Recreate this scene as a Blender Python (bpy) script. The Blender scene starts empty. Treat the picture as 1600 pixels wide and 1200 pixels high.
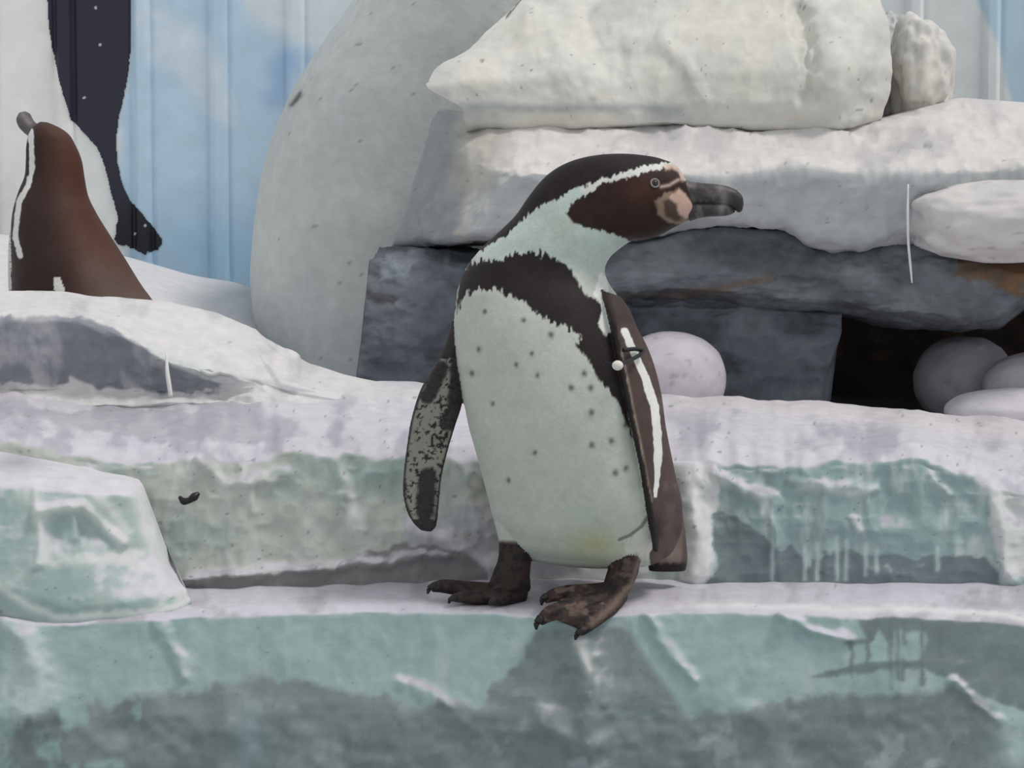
import bpy, math, random
import numpy as np
from mathutils import Vector, kdtree

# ------------------------------------------------------------ camera, world, sun
CAM_Y, CAM_Z, F, HOR = -3.66, 0.60, 4538.0, 189.0
PITCH = math.atan((600 - HOR) / F)
S = bpy.context.scene
COL = S.collection
cam_d = bpy.data.cameras.new('camera')
cam_d.sensor_width = 36.0
cam_d.lens = F / 1600 * 36.0
cam = bpy.data.objects.new('camera', cam_d)
cam.location = (0, CAM_Y, CAM_Z)
cam.rotation_euler = (math.pi / 2 - PITCH, 0, 0)
COL.objects.link(cam)
S.camera = cam

world = bpy.data.worlds.new('world')
S.world = world
world.use_nodes = True
world.node_tree.nodes['Background'].inputs[0].default_value = (0.95, 0.98, 1.0, 1)
world.node_tree.nodes['Background'].inputs[1].default_value = 0.70

sun_d = bpy.data.lights.new('sun', 'SUN')
sun_d.energy = 1.55
sun_d.angle = math.radians(14)
sun_d.color = (1.0, 0.95, 0.90)
sun = bpy.data.objects.new('sun', sun_d)
SUN_DIR = Vector((0.48, -0.14, 0.90))         # towards the sun: high, from the right, a little in front
sun.rotation_euler = SUN_DIR.to_track_quat('Z', 'Y').to_euler()
sun.location = (2, 0.5, 4)
COL.objects.link(sun)

S.view_settings.view_transform = 'Standard'
S.view_settings.look = 'None'
S.view_settings.gamma = 1
S.view_settings.use_curve_mapping = False
S.view_settings.exposure = 0.0

# ------------------------------------------------------------ helpers
SP, CP = math.sin(PITCH), math.cos(PITCH)

def at(px, row, Y):
    """a photo pixel at depth Y -> world point(s)"""
    px, row, Y = np.broadcast_arrays(np.asarray(px, float), np.asarray(row, float), np.asarray(Y, float))
    a = (px - 800) / F
    b = (row - 600) / F
    dy = CP - b * SP
    dz = -SP - b * CP
    t = (Y - CAM_Y) / dy
    return np.stack([a * t, Y, CAM_Z + dz * t], -1)

def atz(px, z, Y):
    px, z, Y = np.broadcast_arrays(np.asarray(px, float), np.asarray(z, float), np.asarray(Y, float))
    d = (Y - CAM_Y) * CP - (z - CAM_Z) * SP
    return np.stack([(px - 800) / F * d, Y, z], -1)

def proj(P):
    dy = P[..., 1] - CAM_Y
    dz = P[..., 2] - CAM_Z
    d = dy * CP - dz * SP
    return 800 + F * P[..., 0] / d, 600 - F * (dy * SP + dz * CP) / d

_r = np.random.RandomState(7)
_perm = np.concatenate([_r.permutation(512)] * 3)
_val = _r.rand(512) * 2 - 1

def vnoise(p):
    i = np.floor(p).astype(int)
    f = p - i
    f = f * f * f * (f * (f * 6 - 15) + 10)
    i &= 511
    def h(a, b, c):
        return _val[_perm[_perm[_perm[(i[..., 0] + a) & 511] + ((i[..., 1] + b) & 511)] + ((i[..., 2] + c) & 511)]]
    x, y, z = f[..., 0], f[..., 1], f[..., 2]
    l = lambda a, b, t: a + (b - a) * t
    return l(l(l(h(0,0,0), h(1,0,0), x), l(h(0,1,0), h(1,1,0), x), y),
             l(l(h(0,0,1), h(1,0,1), x), l(h(0,1,1), h(1,1,1), x), y), z)

def fbm(P, scale, octv=4, seed=0.0, gain=0.5, ridged=False):
    p = P * np.asarray(scale, float) + seed * 17.3 + 100
    s = np.zeros(P.shape[:-1]); a = 1.0; n = 0.0
    for o in range(octv):
        v = vnoise(p)
        if ridged: v = 1 - 2 * np.abs(v)
        s += a * v; n += a; a *= gain; p = p * 2.03 + 31.7
    return s / n

def pix3(px, py, k=1.0):
    return np.stack([px * k, py * k, np.zeros_like(px)], -1)

def inpoly(px, py, poly):
    r = np.zeros(px.shape, bool)
    n = len(poly)
    for k in range(n):
        x0, y0 = poly[k]; x1, y1 = poly[(k + 1) % n]
        if y0 == y1: continue
        c = (y0 > py) != (y1 > py)
        r ^= c & (px < (x1 - x0) * (py - y0) / (y1 - y0) + x0)
    return r

def dist(px, py, pl):
    d = np.full(px.shape, 1e9)
    for (x0, y0), (x1, y1) in zip(pl[:-1], pl[1:]):
        dx, dy = x1 - x0, y1 - y0
        t = np.clip(((px - x0) * dx + (py - y0) * dy) / (dx * dx + dy * dy + 1e-9), 0, 1)
        d = np.minimum(d, np.hypot(px - x0 - t * dx, py - y0 - t * dy))
    return d

def sd(px, py, poly):
    """signed distance to a closed outline in photo pixels, positive inside"""
    d = dist(px, py, list(poly) + [poly[0]])
    return np.where(inpoly(px, py, poly), d, -d)

def sp(px, py, poly, r=3.0):
    return sst(-r, r, sd(px, py, poly))

def g(d, w):
    return np.exp(-(d / w) ** 2)

def sst(a, b, x):
    t = np.clip((x - a) / (b - a), 0, 1)
    return t * t * (3 - 2 * t)

def lin(c):
    c = np.clip(np.asarray(c, float) / 255.0, 0, 1)
    return np.where(c <= 0.04045, c / 12.92, ((c + 0.055) / 1.055) ** 2.4)

def mixc(c, col, m):
    m = np.asarray(m, float)[..., None]
    return c * (1 - m) + np.asarray(col, float) * m

def mesh_np(name, V, faces4, faces3, mat, cols=None, parent=None, smooth=True):
    me = bpy.data.meshes.new(name)
    V = np.asarray(V, float).reshape(-1, 3)
    f4 = np.asarray(faces4, int).reshape(-1, 4)
    f3 = np.asarray(faces3, int).reshape(-1, 3) if len(faces3) else np.zeros((0, 3), int)
    me.vertices.add(len(V)); me.vertices.foreach_set('co', V.ravel())
    me.loops.add(f4.size + f3.size)
    me.loops.foreach_set('vertex_index', np.concatenate([f4.ravel(), f3.ravel()]))
    me.polygons.add(len(f4) + len(f3))
    st = np.concatenate([np.arange(len(f4)) * 4, f4.size + np.arange(len(f3)) * 3])
    me.polygons.foreach_set('loop_start', st)
    me.update(calc_edges=True)
    me.validate()
    if smooth: me.polygons.foreach_set('use_smooth', np.ones(len(me.polygons), bool))
    if cols is not None: setcol(me, cols)
    me.materials.append(mat)
    o = bpy.data.objects.new(name, me)
    COL.objects.link(o)
    if parent: o.parent = parent
    return o

def setcol(me, cols):
    a = me.color_attributes.new('paint', 'FLOAT_COLOR', 'POINT')
    c = np.ones((len(me.vertices), 4)); c[:, :3] = lin(cols)
    a.data.foreach_set('color', c.ravel())

def grid_normals(P):
    du = np.gradient(P, axis=1); dv = np.gradient(P, axis=0)
    n = np.cross(du, dv)
    return n / (np.linalg.norm(n, axis=-1, keepdims=True) + 1e-12)

def grid_faces(nv, nu, wrap_v=False, wrap_u=False):
    vi = np.arange(nv if wrap_v else nv - 1); ui = np.arange(nu if wrap_u else nu - 1)
    v, u = np.meshgrid(vi, ui, indexing='ij')
    v1, u1 = (v + 1) % nv, (u + 1) % nu
    return np.stack([v * nu + u, v * nu + u1, v1 * nu + u1, v1 * nu + u], -1).reshape(-1, 4)

def gsmooth(a, n):
    """binomial smoothing along axis 0, ends held"""
    for _ in range(n):
        b = a.copy(); b[1:-1] = 0.25 * a[:-2] + 0.5 * a[1:-1] + 0.25 * a[2:]; a = b
    return a

def sheet(name, lines, segs, nu, mat, disp=None, colf=None, usm=3, vsm=4):
    """A closed rock: every line is ('p'|'z', [(px, row|z, Y), ...]); columns run across u, the profile
    goes bottom-front -> top -> back and closes on itself; both ends get a cap."""
    L = []
    u = np.linspace(0, 1, nu)
    for kind, pts in lines:
        pts = np.asarray(pts, float)
        px = pts[0, 0] + (pts[-1, 0] - pts[0, 0]) * u
        r = gsmooth(np.interp(px, pts[:, 0], pts[:, 1]), usm)
        Y = gsmooth(np.interp(px, pts[:, 0], pts[:, 2]), usm)
        L.append(at(px, r, Y) if kind == 'p' else atz(px, r, Y))
    rows = []
    for k in range(len(L) - 1):
        for t in np.arange(segs[k]) / segs[k]:
            rows.append(L[k] * (1 - t) + L[k + 1] * t)
    rows.append(L[-1])
    P = gsmooth(np.array(rows), vsm)
    N = grid_normals(P)
    px, py = proj(P)
    fl = np.mean(np.sum(N * (np.array([0, CAM_Y, CAM_Z]) - P), -1)[:max(2, len(P) // 3)])
    if fl < 0: N = -N
    if disp is not None:
        P = P + N * disp(P, N, px, py)[..., None]
        N2 = grid_normals(P); N = N2 if fl >= 0 else -N2
        px, py = proj(P)
    nv = len(P)
    V = P.reshape(-1, 3)
    f4 = grid_faces(nv, nu, wrap_v=True)
    c0, c1 = P[:, 0].mean(0), P[:, -1].mean(0)
    i0, i1 = len(V), len(V) + 1
    V = np.vstack([V, c0, c1])
    f3 = []
    for j in range(nv):
        k = (j + 1) % nv
        f3.append((i0, j * nu, k * nu)); f3.append((i1, k * nu + nu - 1, j * nu + nu - 1))
    if fl < 0:
        f4 = f4[:, ::-1]; f3 = [q[::-1] for q in f3]
    cols = colf(P, N, px, py).reshape(-1, 3)
    cols = np.vstack([cols, cols[nu * (nv // 3)], cols[nu * (nv // 3) + nu - 1]])
    return mesh_np(name, V, f4, f3, mat, cols)

def catmull(R, n):
    R = np.asarray(R, float)
    m = len(R)
    # parameter by distance so rings are spread evenly
    d = np.concatenate([[0], np.cumsum(np.maximum(4, np.hypot(*((R[1:, 0:2] + R[1:, 2:4] - R[:-1, 0:2] - R[:-1, 2:4]) / 2).T)))])
    t = np.linspace(0, d[-1], n)
    k = np.clip(np.searchsorted(d, t, side='right') - 1, 0, m - 2)
    s = ((t - d[k]) / (d[k + 1] - d[k]))[:, None]
    P1, P2 = R[k], R[k + 1]
    dd = np.gradient(R, d, axis=0)
    h = (d[k + 1] - d[k])[:, None]
    M1, M2 = dd[k] * h, dd[k + 1] * h
    return (2*s**3-3*s**2+1)*P1 + (s**3-2*s**2+s)*M1 + (-2*s**3+3*s**2)*P2 + (s**3-s**2)*M2

def loft(R, n, seg, sq=2.0, tilt=0.0):
    """rings (Apx, Arow, Bpx, Brow, Y, depth_radius[, dY between A and B]) -> closed tube (V, f4, f3, ring id)"""
    R = [tuple(r) + (0,) * (7 - len(r)) for r in R]
    Q = catmull(R, n)
    th = np.linspace(0, 2 * np.pi, seg, endpoint=False)
    c, s = np.cos(th), np.sin(th)
    c2 = np.sign(c) * np.abs(c) ** (2 / sq); s2 = np.sign(s) * np.abs(s) ** (2 / sq)
    rings = []
    for q in Q:
        A = at(q[0], q[1], q[4] - q[6] / 2); B = at(q[2], q[3], q[4] + q[6] / 2)
        M, H = (A + B) / 2, (A - B) / 2
        hn = H / (np.linalg.norm(H) + 1e-9)
        D = np.array([0, 1.0, 0]); D = D - hn * np.dot(D, hn); D /= np.linalg.norm(D)
        rings.append(M + c2[:, None] * H + s2[:, None] * D * max(q[5], 0.0005))
    P = np.array(rings)
    V = P.reshape(-1, 3)
    f4 = grid_faces(n, seg, wrap_u=True)
    a, b = len(V), len(V) + 1
    V = np.vstack([V, P[0].mean(0), P[-1].mean(0)])
    f3 = []
    for j in range(seg):
        k = (j + 1) % seg
        f3.append((a, k, j)); f3.append((b, (n - 1) * seg + j, (n - 1) * seg + k))
    # outward?
    ctr = P[n // 2].mean(0); p0 = P[n // 2][0]
    nn = np.cross(P[n // 2][1] - p0, P[min(n // 2 + 1, n - 1)][0] - p0)
    if np.dot(nn, p0 - ctr) < 0:
        f4 = f4[:, ::-1]; f3 = [q[::-1] for q in f3]
    return V, f4, np.array(f3)

def tube(pts, n=16, seg=12):
    """pts: (px,row,Y,radius_m) -> closed tube in world space"""
    A = np.asarray(pts, float)
    W = np.concatenate([at(A[:, 0], A[:, 1], A[:, 2]), A[:, 3:4]], 1)
    return tube_w(W, n, seg)

def tube_w(W, n=16, seg=12, flat=1.0):
    d = np.concatenate([[0], np.cumsum(np.linalg.norm(W[1:, :3] - W[:-1, :3], axis=1))])
    t = np.linspace(0, d[-1], n)
    C = np.stack([np.interp(t, d, W[:, k]) for k in range(4)], 1)
    C = gsmooth(C, 2)
    T = np.gradient(C[:, :3], axis=0); T /= np.linalg.norm(T, axis=1, keepdims=True) + 1e-12
    th = np.linspace(0, 2 * np.pi, seg, endpoint=False)
    P = []
    for q, tt in zip(C, T):
        ref = np.array([0, 0, 1.0]) if abs(tt[2]) < 0.9 else np.array([1.0, 0, 0])
        a = np.cross(tt, ref); a /= np.linalg.norm(a); b = np.cross(a, tt)
        P.append(q[:3] + q[3] * (np.cos(th)[:, None] * a + np.sin(th)[:, None] * b * flat))
    P = np.array(P)
    V = np.vstack([P.reshape(-1, 3), P[0].mean(0), P[-1].mean(0)])
    f4 = grid_faces(n, seg, wrap_u=True)
    f3 = []
    for j in range(seg):
        k = (j + 1) % seg
        f3.append((n * seg, k, j)); f3.append((n * seg + 1, (n - 1) * seg + j, (n - 1) * seg + k))
    return V, f4, np.array(f3)

def tag(o, label=None, cat=None, group=None, kind=None):
    if label: o['label'] = label
    if cat: o['category'] = cat
    if group: o['group'] = group
    if kind: o['kind'] = kind
    return o

# ------------------------------------------------------------ materials
def paint_mat(name, rough=0.6, nscale=60, namt=0.10, bscale=90, bstr=0.25, spec=0.35, attr=True, color=(200, 200, 200)):
    m = bpy.data.materials.new(name); m.use_nodes = True
    nt = m.node_tree; nd = nt.nodes; bs = nd['Principled BSDF']
    tc = nd.new('ShaderNodeTexCoord')
    nz = nd.new('ShaderNodeTexNoise'); nz.inputs['Scale'].default_value = nscale; nz.inputs['Detail'].default_value = 6
    nt.links.new(tc.outputs['Object'], nz.inputs['Vector'])
    mr = nd.new('ShaderNodeMapRange')
    mr.inputs['From Min'].default_value = 0.3; mr.inputs['From Max'].default_value = 0.7
    mr.inputs['To Min'].default_value = 1 - namt; mr.inputs['To Max'].default_value = 1 + namt
    nt.links.new(nz.outputs[0], mr.inputs[0])
    mx = nd.new('ShaderNodeMix'); mx.data_type = 'RGBA'; mx.blend_type = 'MULTIPLY'; mx.inputs[0].default_value = 1
    if attr:
        at_ = nd.new('ShaderNodeAttribute'); at_.attribute_name = 'paint'
        nt.links.new(at_.outputs['Color'], mx.inputs[6])
    else:
        c = lin(color); mx.inputs[6].default_value = (c[0], c[1], c[2], 1)
    nt.links.new(mr.outputs[0], mx.inputs[7])
    nt.links.new(mx.outputs[2], bs.inputs['Base Color'])
    bs.inputs['Roughness'].default_value = rough
    bs.inputs['Specular IOR Level'].default_value = spec
    if bstr > 0:
        n2 = nd.new('ShaderNodeTexNoise'); n2.inputs['Scale'].default_value = bscale; n2.inputs['Detail'].default_value = 5
        nt.links.new(tc.outputs['Object'], n2.inputs['Vector'])
        bp = nd.new('ShaderNodeBump'); bp.inputs['Strength'].default_value = bstr; bp.inputs['Distance'].default_value = 0.006
        nt.links.new(n2.outputs[0], bp.inputs['Height'])
        nt.links.new(bp.outputs[0], bs.inputs['Normal'])
    return m

M_ICE = paint_mat('painted_ice_concrete', 0.6, 45, 0.06, 60, 0.18)
M_ROCK = paint_mat('bare_concrete_rock', 0.75, 45, 0.16, 60, 0.5)
M_STONE = paint_mat('smooth_white_boulder', 0.6, 40, 0.07, 120, 0.12)
M_WALL = paint_mat('painted_metal_wall', 0.5, 25, 0.04, 150, 0.05)
M_FEATHER = paint_mat('feathers', 0.6, 160, 0.05, 260, 0.12, spec=0.2)
M_BILL = paint_mat('bill_horn', 0.5, 150, 0.15, 160, 0.15, spec=0.5)
M_CLAW = paint_mat('claw_horn', 0.4, 200, 0.1, 200, 0.05, attr=False, color=(34, 30, 30))
M_EYE = paint_mat('eye', 0.1, 200, 0.1, 200, 0, spec=0.6, attr=False, color=(40, 30, 26))
M_EYERING = paint_mat('eye_ring', 0.6, 200, 0.1, 200, 0.1, attr=False, color=(135, 128, 130))
M_BAND = paint_mat('band_black', 0.4, 200, 0.1, 200, 0, attr=False, color=(22, 22, 26))
M_BEAD = paint_mat('band_bead', 0.4, 200, 0.05, 200, 0, attr=False, color=(222, 216, 208))
M_WHITEDRIP = paint_mat('white_drip', 0.5, 200, 0.05, 200, 0, attr=False, color=(225, 225, 224))
M_BOUNCE_FLOOR = paint_mat('bounce_floor_paint', 0.5, 6, 0.05, 30, 0.1, attr=False, color=(168, 180, 179))

WHITE = (226, 222, 226); LAV = (196, 193, 203); TEAL = (155, 176, 176); GREENISH = (188, 193, 184)
SLATE = (118, 126, 130); GREY = (178, 178, 184)

# ------------------------------------------------------------ structure: added bounce floor, back wall
def box_mesh(name, x0, x1, y0, y1, z0, z1, mat):
    V = [(x, y, z) for z in (z0, z1) for y in (y0, y1) for x in (x0, x1)]
    f = [(0, 2, 3, 1), (4, 5, 7, 6), (0, 1, 5, 4), (2, 6, 7, 3), (0, 4, 6, 2), (1, 3, 7, 5)]
    return mesh_np(name, V, f, [], mat, smooth=False)

tag(box_mesh('floor', -4, 4, -5, 2.6, -0.62, -0.55, M_BOUNCE_FLOOR), 'unseen pale teal painted floor added for bounce light below the ice ledges', 'floor', kind='structure')  # out of view; added so its teal bounces up onto ice and penguin

WALL_Y = 2.30
def rib(P):
    x = P[..., 0]
    x0 = (225 - 800) / F * (WALL_Y - CAM_Y); sp = 120 / F * (WALL_Y - CAM_Y)
    m = np.abs((x - x0 + sp / 2) % sp - sp / 2)
    return 0.010 * (1 - sst(0.010, 0.017, m)) - 0.004 * g(m - 0.020, 0.004)

def wall_disp(P, N, px, py):
    return np.where(P[..., 1] < WALL_Y + 0.01, rib(P), 0)

def wall_col(P, N, px, py):
    w = fbm(pix3(px, py, 1 / 90.), 1, 4, 3); w2 = fbm(pix3(px, py, 1 / 28.), 1, 3, 5)
    X, Yp = px + 22 * w, py + 22 * w
    c = np.broadcast_to(np.array((240., 240., 237.)), P.shape).copy()
    blue = sst(175, 205, X) * (1 - sst(1300, 1360, X))
    c = mixc(c, (196, 220, 238), blue)
    c = mixc(c, (180, 210, 234), blue * sst(260, 380, Yp) * 0.7)
    cloud = sp(X, Yp, [(225, 0), (225, 85), (290, 130), (330, 180), (365, 200), (350, 100), (330, 60), (260, 20)], 14)
    c = mixc(c, (232, 236, 240), cloud * 0.8 * (0.6 + 0.4 * w2))
    c = mixc(c, (238, 241, 242), sp(X, Yp, [(375, -80), (385, 20), (440, 55), (500, 80), (600, 60), (620, -80)], 20) * 0.8)
    c = mixc(c, (150, 186, 230), g(dist(X, Yp, [(420, 150), (432, 110), (455, 95)]), 16) * 0.5 * (px < 470))
    c = mixc(c, (164, 206, 234), g(dist(X, Yp, [(310, 385), (390, 400)]), 30) * 0.6)
    c = mixc(c, (232, 234, 235), (sst(100, 260, py) * (X < 175)) * 0.3)
    pale = sp(px + 6 * w2, py, [(1300, -200), (1512, -200), (1526, 0), (1560, 70), (1585, 170), (1640, 320), (1300, 320)], 4)
    c = mixc(c, (196, 220, 236), px > 1450)
    c = mixc(c, (234, 238, 238), pale)
    c += (w2 * 5)[..., None]
    return c

wall = sheet('wall_back',
    [('z', [(-1300, -0.1, WALL_Y), (2900, -0.1, WALL_Y)]), ('z', [(-1300, 1.5, WALL_Y), (2900, 1.5, WALL_Y)]),
     ('z', [(-1300, 1.5, WALL_Y + .06), (2900, 1.5, WALL_Y + .06)]), ('z', [(-1300, -0.1, WALL_Y + .06), (2900, -0.1, WALL_Y + .06)])],
    [240, 2, 6], 1500, M_WALL, wall_disp, wall_col, usm=0, vsm=0)
tag(wall, 'ribbed metal wall painted as pale blue sky and icebergs', 'wall', kind='structure')

# painted dark figure on the wall: a paint layer that follows the ribs
SIL = [(70, -60), (76, 40), (82, 80), (90, 115), (100, 150), (112, 188), (130, 208), (150, 229), (160, 250), (166, 272), (173, 300),
       (183, 335), (186, 344), (181, 352), (178, 375), (187, 386), (205, 386), (214, 392), (228, 398), (236, 396), (240, 392),
       (249, 392), (253, 382), (250, 368), (243, 358), (236, 348), (228, 340), (222, 330), (212, 322), (202, 310), (196, 296),
       (190, 280), (185, 255), (183, 232), (183, 210), (186, 184), (195, 150), (202, 110), (205, 70), (205, 0), (206, -60)]
gx, gy = np.meshgrid(np.arange(60, 266, 1.4), np.arange(-56, 408, 1.4))
P = at(gx, gy, WALL_Y); P[..., 1] -= rib(P) + 0.0025
wv = fbm(pix3(gx, gy, 1 / 7.), 1, 2, 9)
ins = inpoly(gx + wv * 3 * sst(280, 380, gy) + wv, gy + wv * 5 * sst(300, 380, gy), SIL)
speck = np.min([np.hypot(gx - a, gy - b) for a, b in ((157, 70), (132, 153), (211, 365), (228, 352), (150, 12))], 0) < 2.3
fq = grid_faces(*gx.shape)
fq = fq[ins.ravel()[fq].all(1)]
used, inv = np.unique(fq, return_inverse=True)
cc = np.broadcast_to(np.array((46., 46., 60.)), P.shape).copy()
cc = mixc(cc, (34, 34, 40), sst(300, 350, gy)); cc = mixc(cc, (190, 190, 190), speck)
sil = mesh_np('painted_silhouette', P.reshape(-1, 3)[used], inv.reshape(-1, 4)[:, ::-1], [], M_WALL, cc.reshape(-1, 3)[used], parent=wall)
sil['label'] = 'dark navy painted flipper shape of a mural figure on the wall'

# ------------------------------------------------------------ ice ledges
EDGE1 = [(-440, 950), (0, 955), (120, 962), (300, 952), (480, 946), (650, 942), (760, 944), (860, 950), (930, 952), (1010, 946), (1100, 944),
         (1240, 946), (1340, 950), (1450, 950), (1560, 956), (1640, 972), (2050, 985)]
BACK1_ = [(-440, 912), (300, 922), (500, 920), (690, 908), (800, 902), (1000, 905), (1110, 912), (1300, 914), (1560, 912), (2050, 912)]
def rough_line(pts, amp, seed, wl=26.0, lo=-1e9, hi=1e9):
    a = np.array(pts, float); x = np.arange(a[0, 0], a[-1, 0] + 1, 6.0)
    r = np.interp(x, a[:, 0], a[:, 1])
    n = fbm(np.stack([x / wl, x * 0 + seed, x * 0], -1), 1, 4, seed)
    return [(float(p), float(q)) for p, q in zip(x, r + amp * n)]
def ln(pts, Y, dr=0): return [(x, r + dr, Y) for x, r in pts]
EDGE1 = rough_line(EDGE1, 5, 401, 40)
BACK1 = rough_line(BACK1_, 4, 403, 40)

RIDGE1 = [([(905, 985), (915, 1040), (925, 1110), (930, 1200)], 26, .022), ([(1008, 950), (1030, 985), (1062, 1035), (1080, 1060)], 9, .008),
          ([(1215, 955), (1265, 985), (1330, 1000)], 9, .008), ([(-20, 905), (40, 945), (90, 966), (160, 962), (300, 946), (420, 941)], 7, .007),
          ([(0, 960), (40, 1000), (60, 1060), (50, 1120)], 22, .012), ([(250, 960), (270, 1010), (290, 1050)], 10, .006),
          ([(1490, 1060), (1550, 1125)], 9, .008), ([(620, 1060), (700, 1100)], 10, .006), ([(850, 1130), (900, 1165), (940, 1160)], 18, .01)]
def disp1(P, N, px, py):
    vis = (P[..., 1] < 0.25)
    up = sst(0.4, 0.9, N[..., 2])
    d = 0.009 * fbm(P, (7, 7, 6), 4, 1) * (1 - .6 * up) + 0.002 * fbm(P, (20, 20, 16), 3, 2, ridged=True) * (1 - .5 * up)
    d += 0.010 * sst(1060, 1140, py) * fbm(P, (16, 16, 20), 3, 6)
    q1 = fbm(pix3(px, py, 1 / 50.), 1, 3, 21) ; q2 = fbm(pix3(px, py, 1 / 50.), 1, 3, 22)
    for pl, w, a in RIDGE1: d += a * g(dist(px + 18 * q1, py + 14 * q2, pl), w) * (1 - up)
    return d * vis

LOWSTAIN = [(-300, 1125), (0, 1150), (60, 1112), (110, 1100), (150, 1092), (170, 1105), (215, 1088), (300, 1078), (370, 1064), (440, 1060),
            (500, 1072), (590, 1088), (600, 1082), (640, 1098), (700, 1098), (760, 1104), (830, 1106), (900, 1112), (1000, 1116), (1080, 1112),
            (1160, 1108), (1250, 1094), (1300, 1084), (1450, 1082), (1490, 1066), (1540, 1090), (1570, 1135), (1900, 1150), (1900, 1700), (-300, 1700)]
RSTAIN = [(1335, 955), (1450, 951), (1560, 956), (1640, 975), (1900, 990), (1900, 1110), (1600, 1110), (1550, 1095), (1480, 1060), (1440, 1044), (1400, 1044),
          (1300, 1058), (1268, 1058), (1290, 1050), (1350, 1036), (1440, 1032), (1450, 1000), (1445, 985), (1420, 990), (1400, 980), (1388, 1005), (1374, 985), (1360, 1003), (1345, 980)]
DRIP1 = [[(1330, 1003), (1334, 1072)], [(1322, 1004), (1350, 1002)], [(1358, 965), (1354, 1060)], [(1368, 975), (1360, 1000)], [(1392, 965), (1392, 1076)],
         [(1402, 980), (1404, 1060)], [(1415, 965), (1410, 1062)], [(1442, 970), (1440, 1070)], [(1470, 990), (1470, 1050)]]
FOOT_SHADE = [(842, 985), (930, 975), (985, 985), (1010, 1030), (1050, 1085), (1070, 1116), (735, 1110), (780, 1065), (815, 1030)]  # wedge of shade below the penguin's foot, put into the ledge colour
def col1(P, N, px, py):
    w = fbm(pix3(px, py, 1 / 45.), 1, 5, 21); w2 = fbm(pix3(px, py, 1 / 14.), 1, 4, 23); w3 = fbm(pix3(px, py * .35, 1 / 20.), 1, 4, 25)
    X, Yp = px + 8 * w2 + 6 * w, py + 8 * w2 + 10 * w
    c = np.broadcast_to(np.array(TEAL, float), P.shape).copy()
    c = mixc(c, (172, 186, 182), sst(0, .5, w3) * .6)
    c = mixc(c, (142, 167, 166), sst(0, .5, -w) * .6)
    c = mixc(c, (190, 204, 200), g(dist(px, py, [(40, 980), (45, 1100)]), 28) * .6)
    for pl, wd, a in RIDGE1[1:8]: c = mixc(c, (214, 216, 216), g(dist(px + 16 * w + 8 * w2, py + 10 * w + 5 * w2, pl), wd * 1.15) * .45 * sst(-.4, .35, w3))
    low = sp(X, Yp, LOWSTAIN, 9)
    c = mixc(c, SLATE, low * (0.82 + .18 * sst(-.2, .3, w2)))
    # mottled pale patches in the low stain
    pm = sst(.05, .35, fbm(pix3(px, py, 1 / 38.), 1, 4, 31))
    c = mixc(c, (166, 172, 178), pm * low * (.25 + .6 * g(np.hypot((px - 960) / 200, (py - 1170) / 50), 1) + .5 * g(np.hypot((px - 1500) / 170, (py - 1190) / 50), 1)))
    c = mixc(c, (150, 172, 174), low * g(np.hypot((px - 390) / 26, (py - 1160) / 60), 1) * .6)
    c = mixc(c, (150, 178, 176), low * sst(.0, .3, w) * (px < 220) * .8)
    c = mixc(c, (184, 206, 202), g(np.hypot((px - 1590) / 40, (py - 1165) / 40), 1) * .8)
    c = mixc(c, (112, 124, 126), sp(px + 3 * w2, py + 4 * w2, RSTAIN, 4) * .9)
    for k, pl in enumerate(DRIP1): c = mixc(c, (110, 122, 124), g(dist(px + 5 * w2, py, pl), 4.2) * .85 * sst(-.6, -.1, w))
    c = mixc(c, (120, 128, 130), sp(X, Yp, FOOT_SHADE, 8) * (.75 + .25 * sst(-.1, .3, w2)))
    c = mixc(c, (205, 205, 204), g(dist(px + 3 * w2, py, [(903, 1003), (912, 1022), (920, 1045)]), 9) * .9)
    c = mixc(c, (170, 180, 180), g(dist(px, py, [(940, 1040), (955, 1090)]), 12) * .5 * sst(-.2, .2, w2))
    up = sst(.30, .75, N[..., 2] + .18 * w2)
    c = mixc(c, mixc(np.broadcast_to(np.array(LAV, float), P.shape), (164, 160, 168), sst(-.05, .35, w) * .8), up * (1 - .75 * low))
    right = sst(1000, 1100, px)
    edge = g(py - np.interp(px, *zip(*EDGE1)) - 2 + 5 * w2, 6)
    c = mixc(c, (216, 213, 214), edge * right * .8)
    specks = (fbm(pix3(px, py, 1 / 7.), 1, 2, 41) > 0.73)
    c = mixc(c, (90, 96, 98), specks * .35)
    return c + (w2 * 5)[..., None]

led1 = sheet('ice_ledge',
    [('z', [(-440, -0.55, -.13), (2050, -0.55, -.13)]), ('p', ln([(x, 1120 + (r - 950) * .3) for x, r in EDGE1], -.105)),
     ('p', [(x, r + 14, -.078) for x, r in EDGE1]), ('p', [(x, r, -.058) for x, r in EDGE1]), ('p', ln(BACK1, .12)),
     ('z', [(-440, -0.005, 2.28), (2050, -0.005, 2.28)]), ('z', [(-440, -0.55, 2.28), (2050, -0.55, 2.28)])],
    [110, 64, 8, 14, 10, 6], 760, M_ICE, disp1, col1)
tag(led1, 'teal faced lowest ice ledge with the grey stained foot', 'rock ledge')

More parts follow.
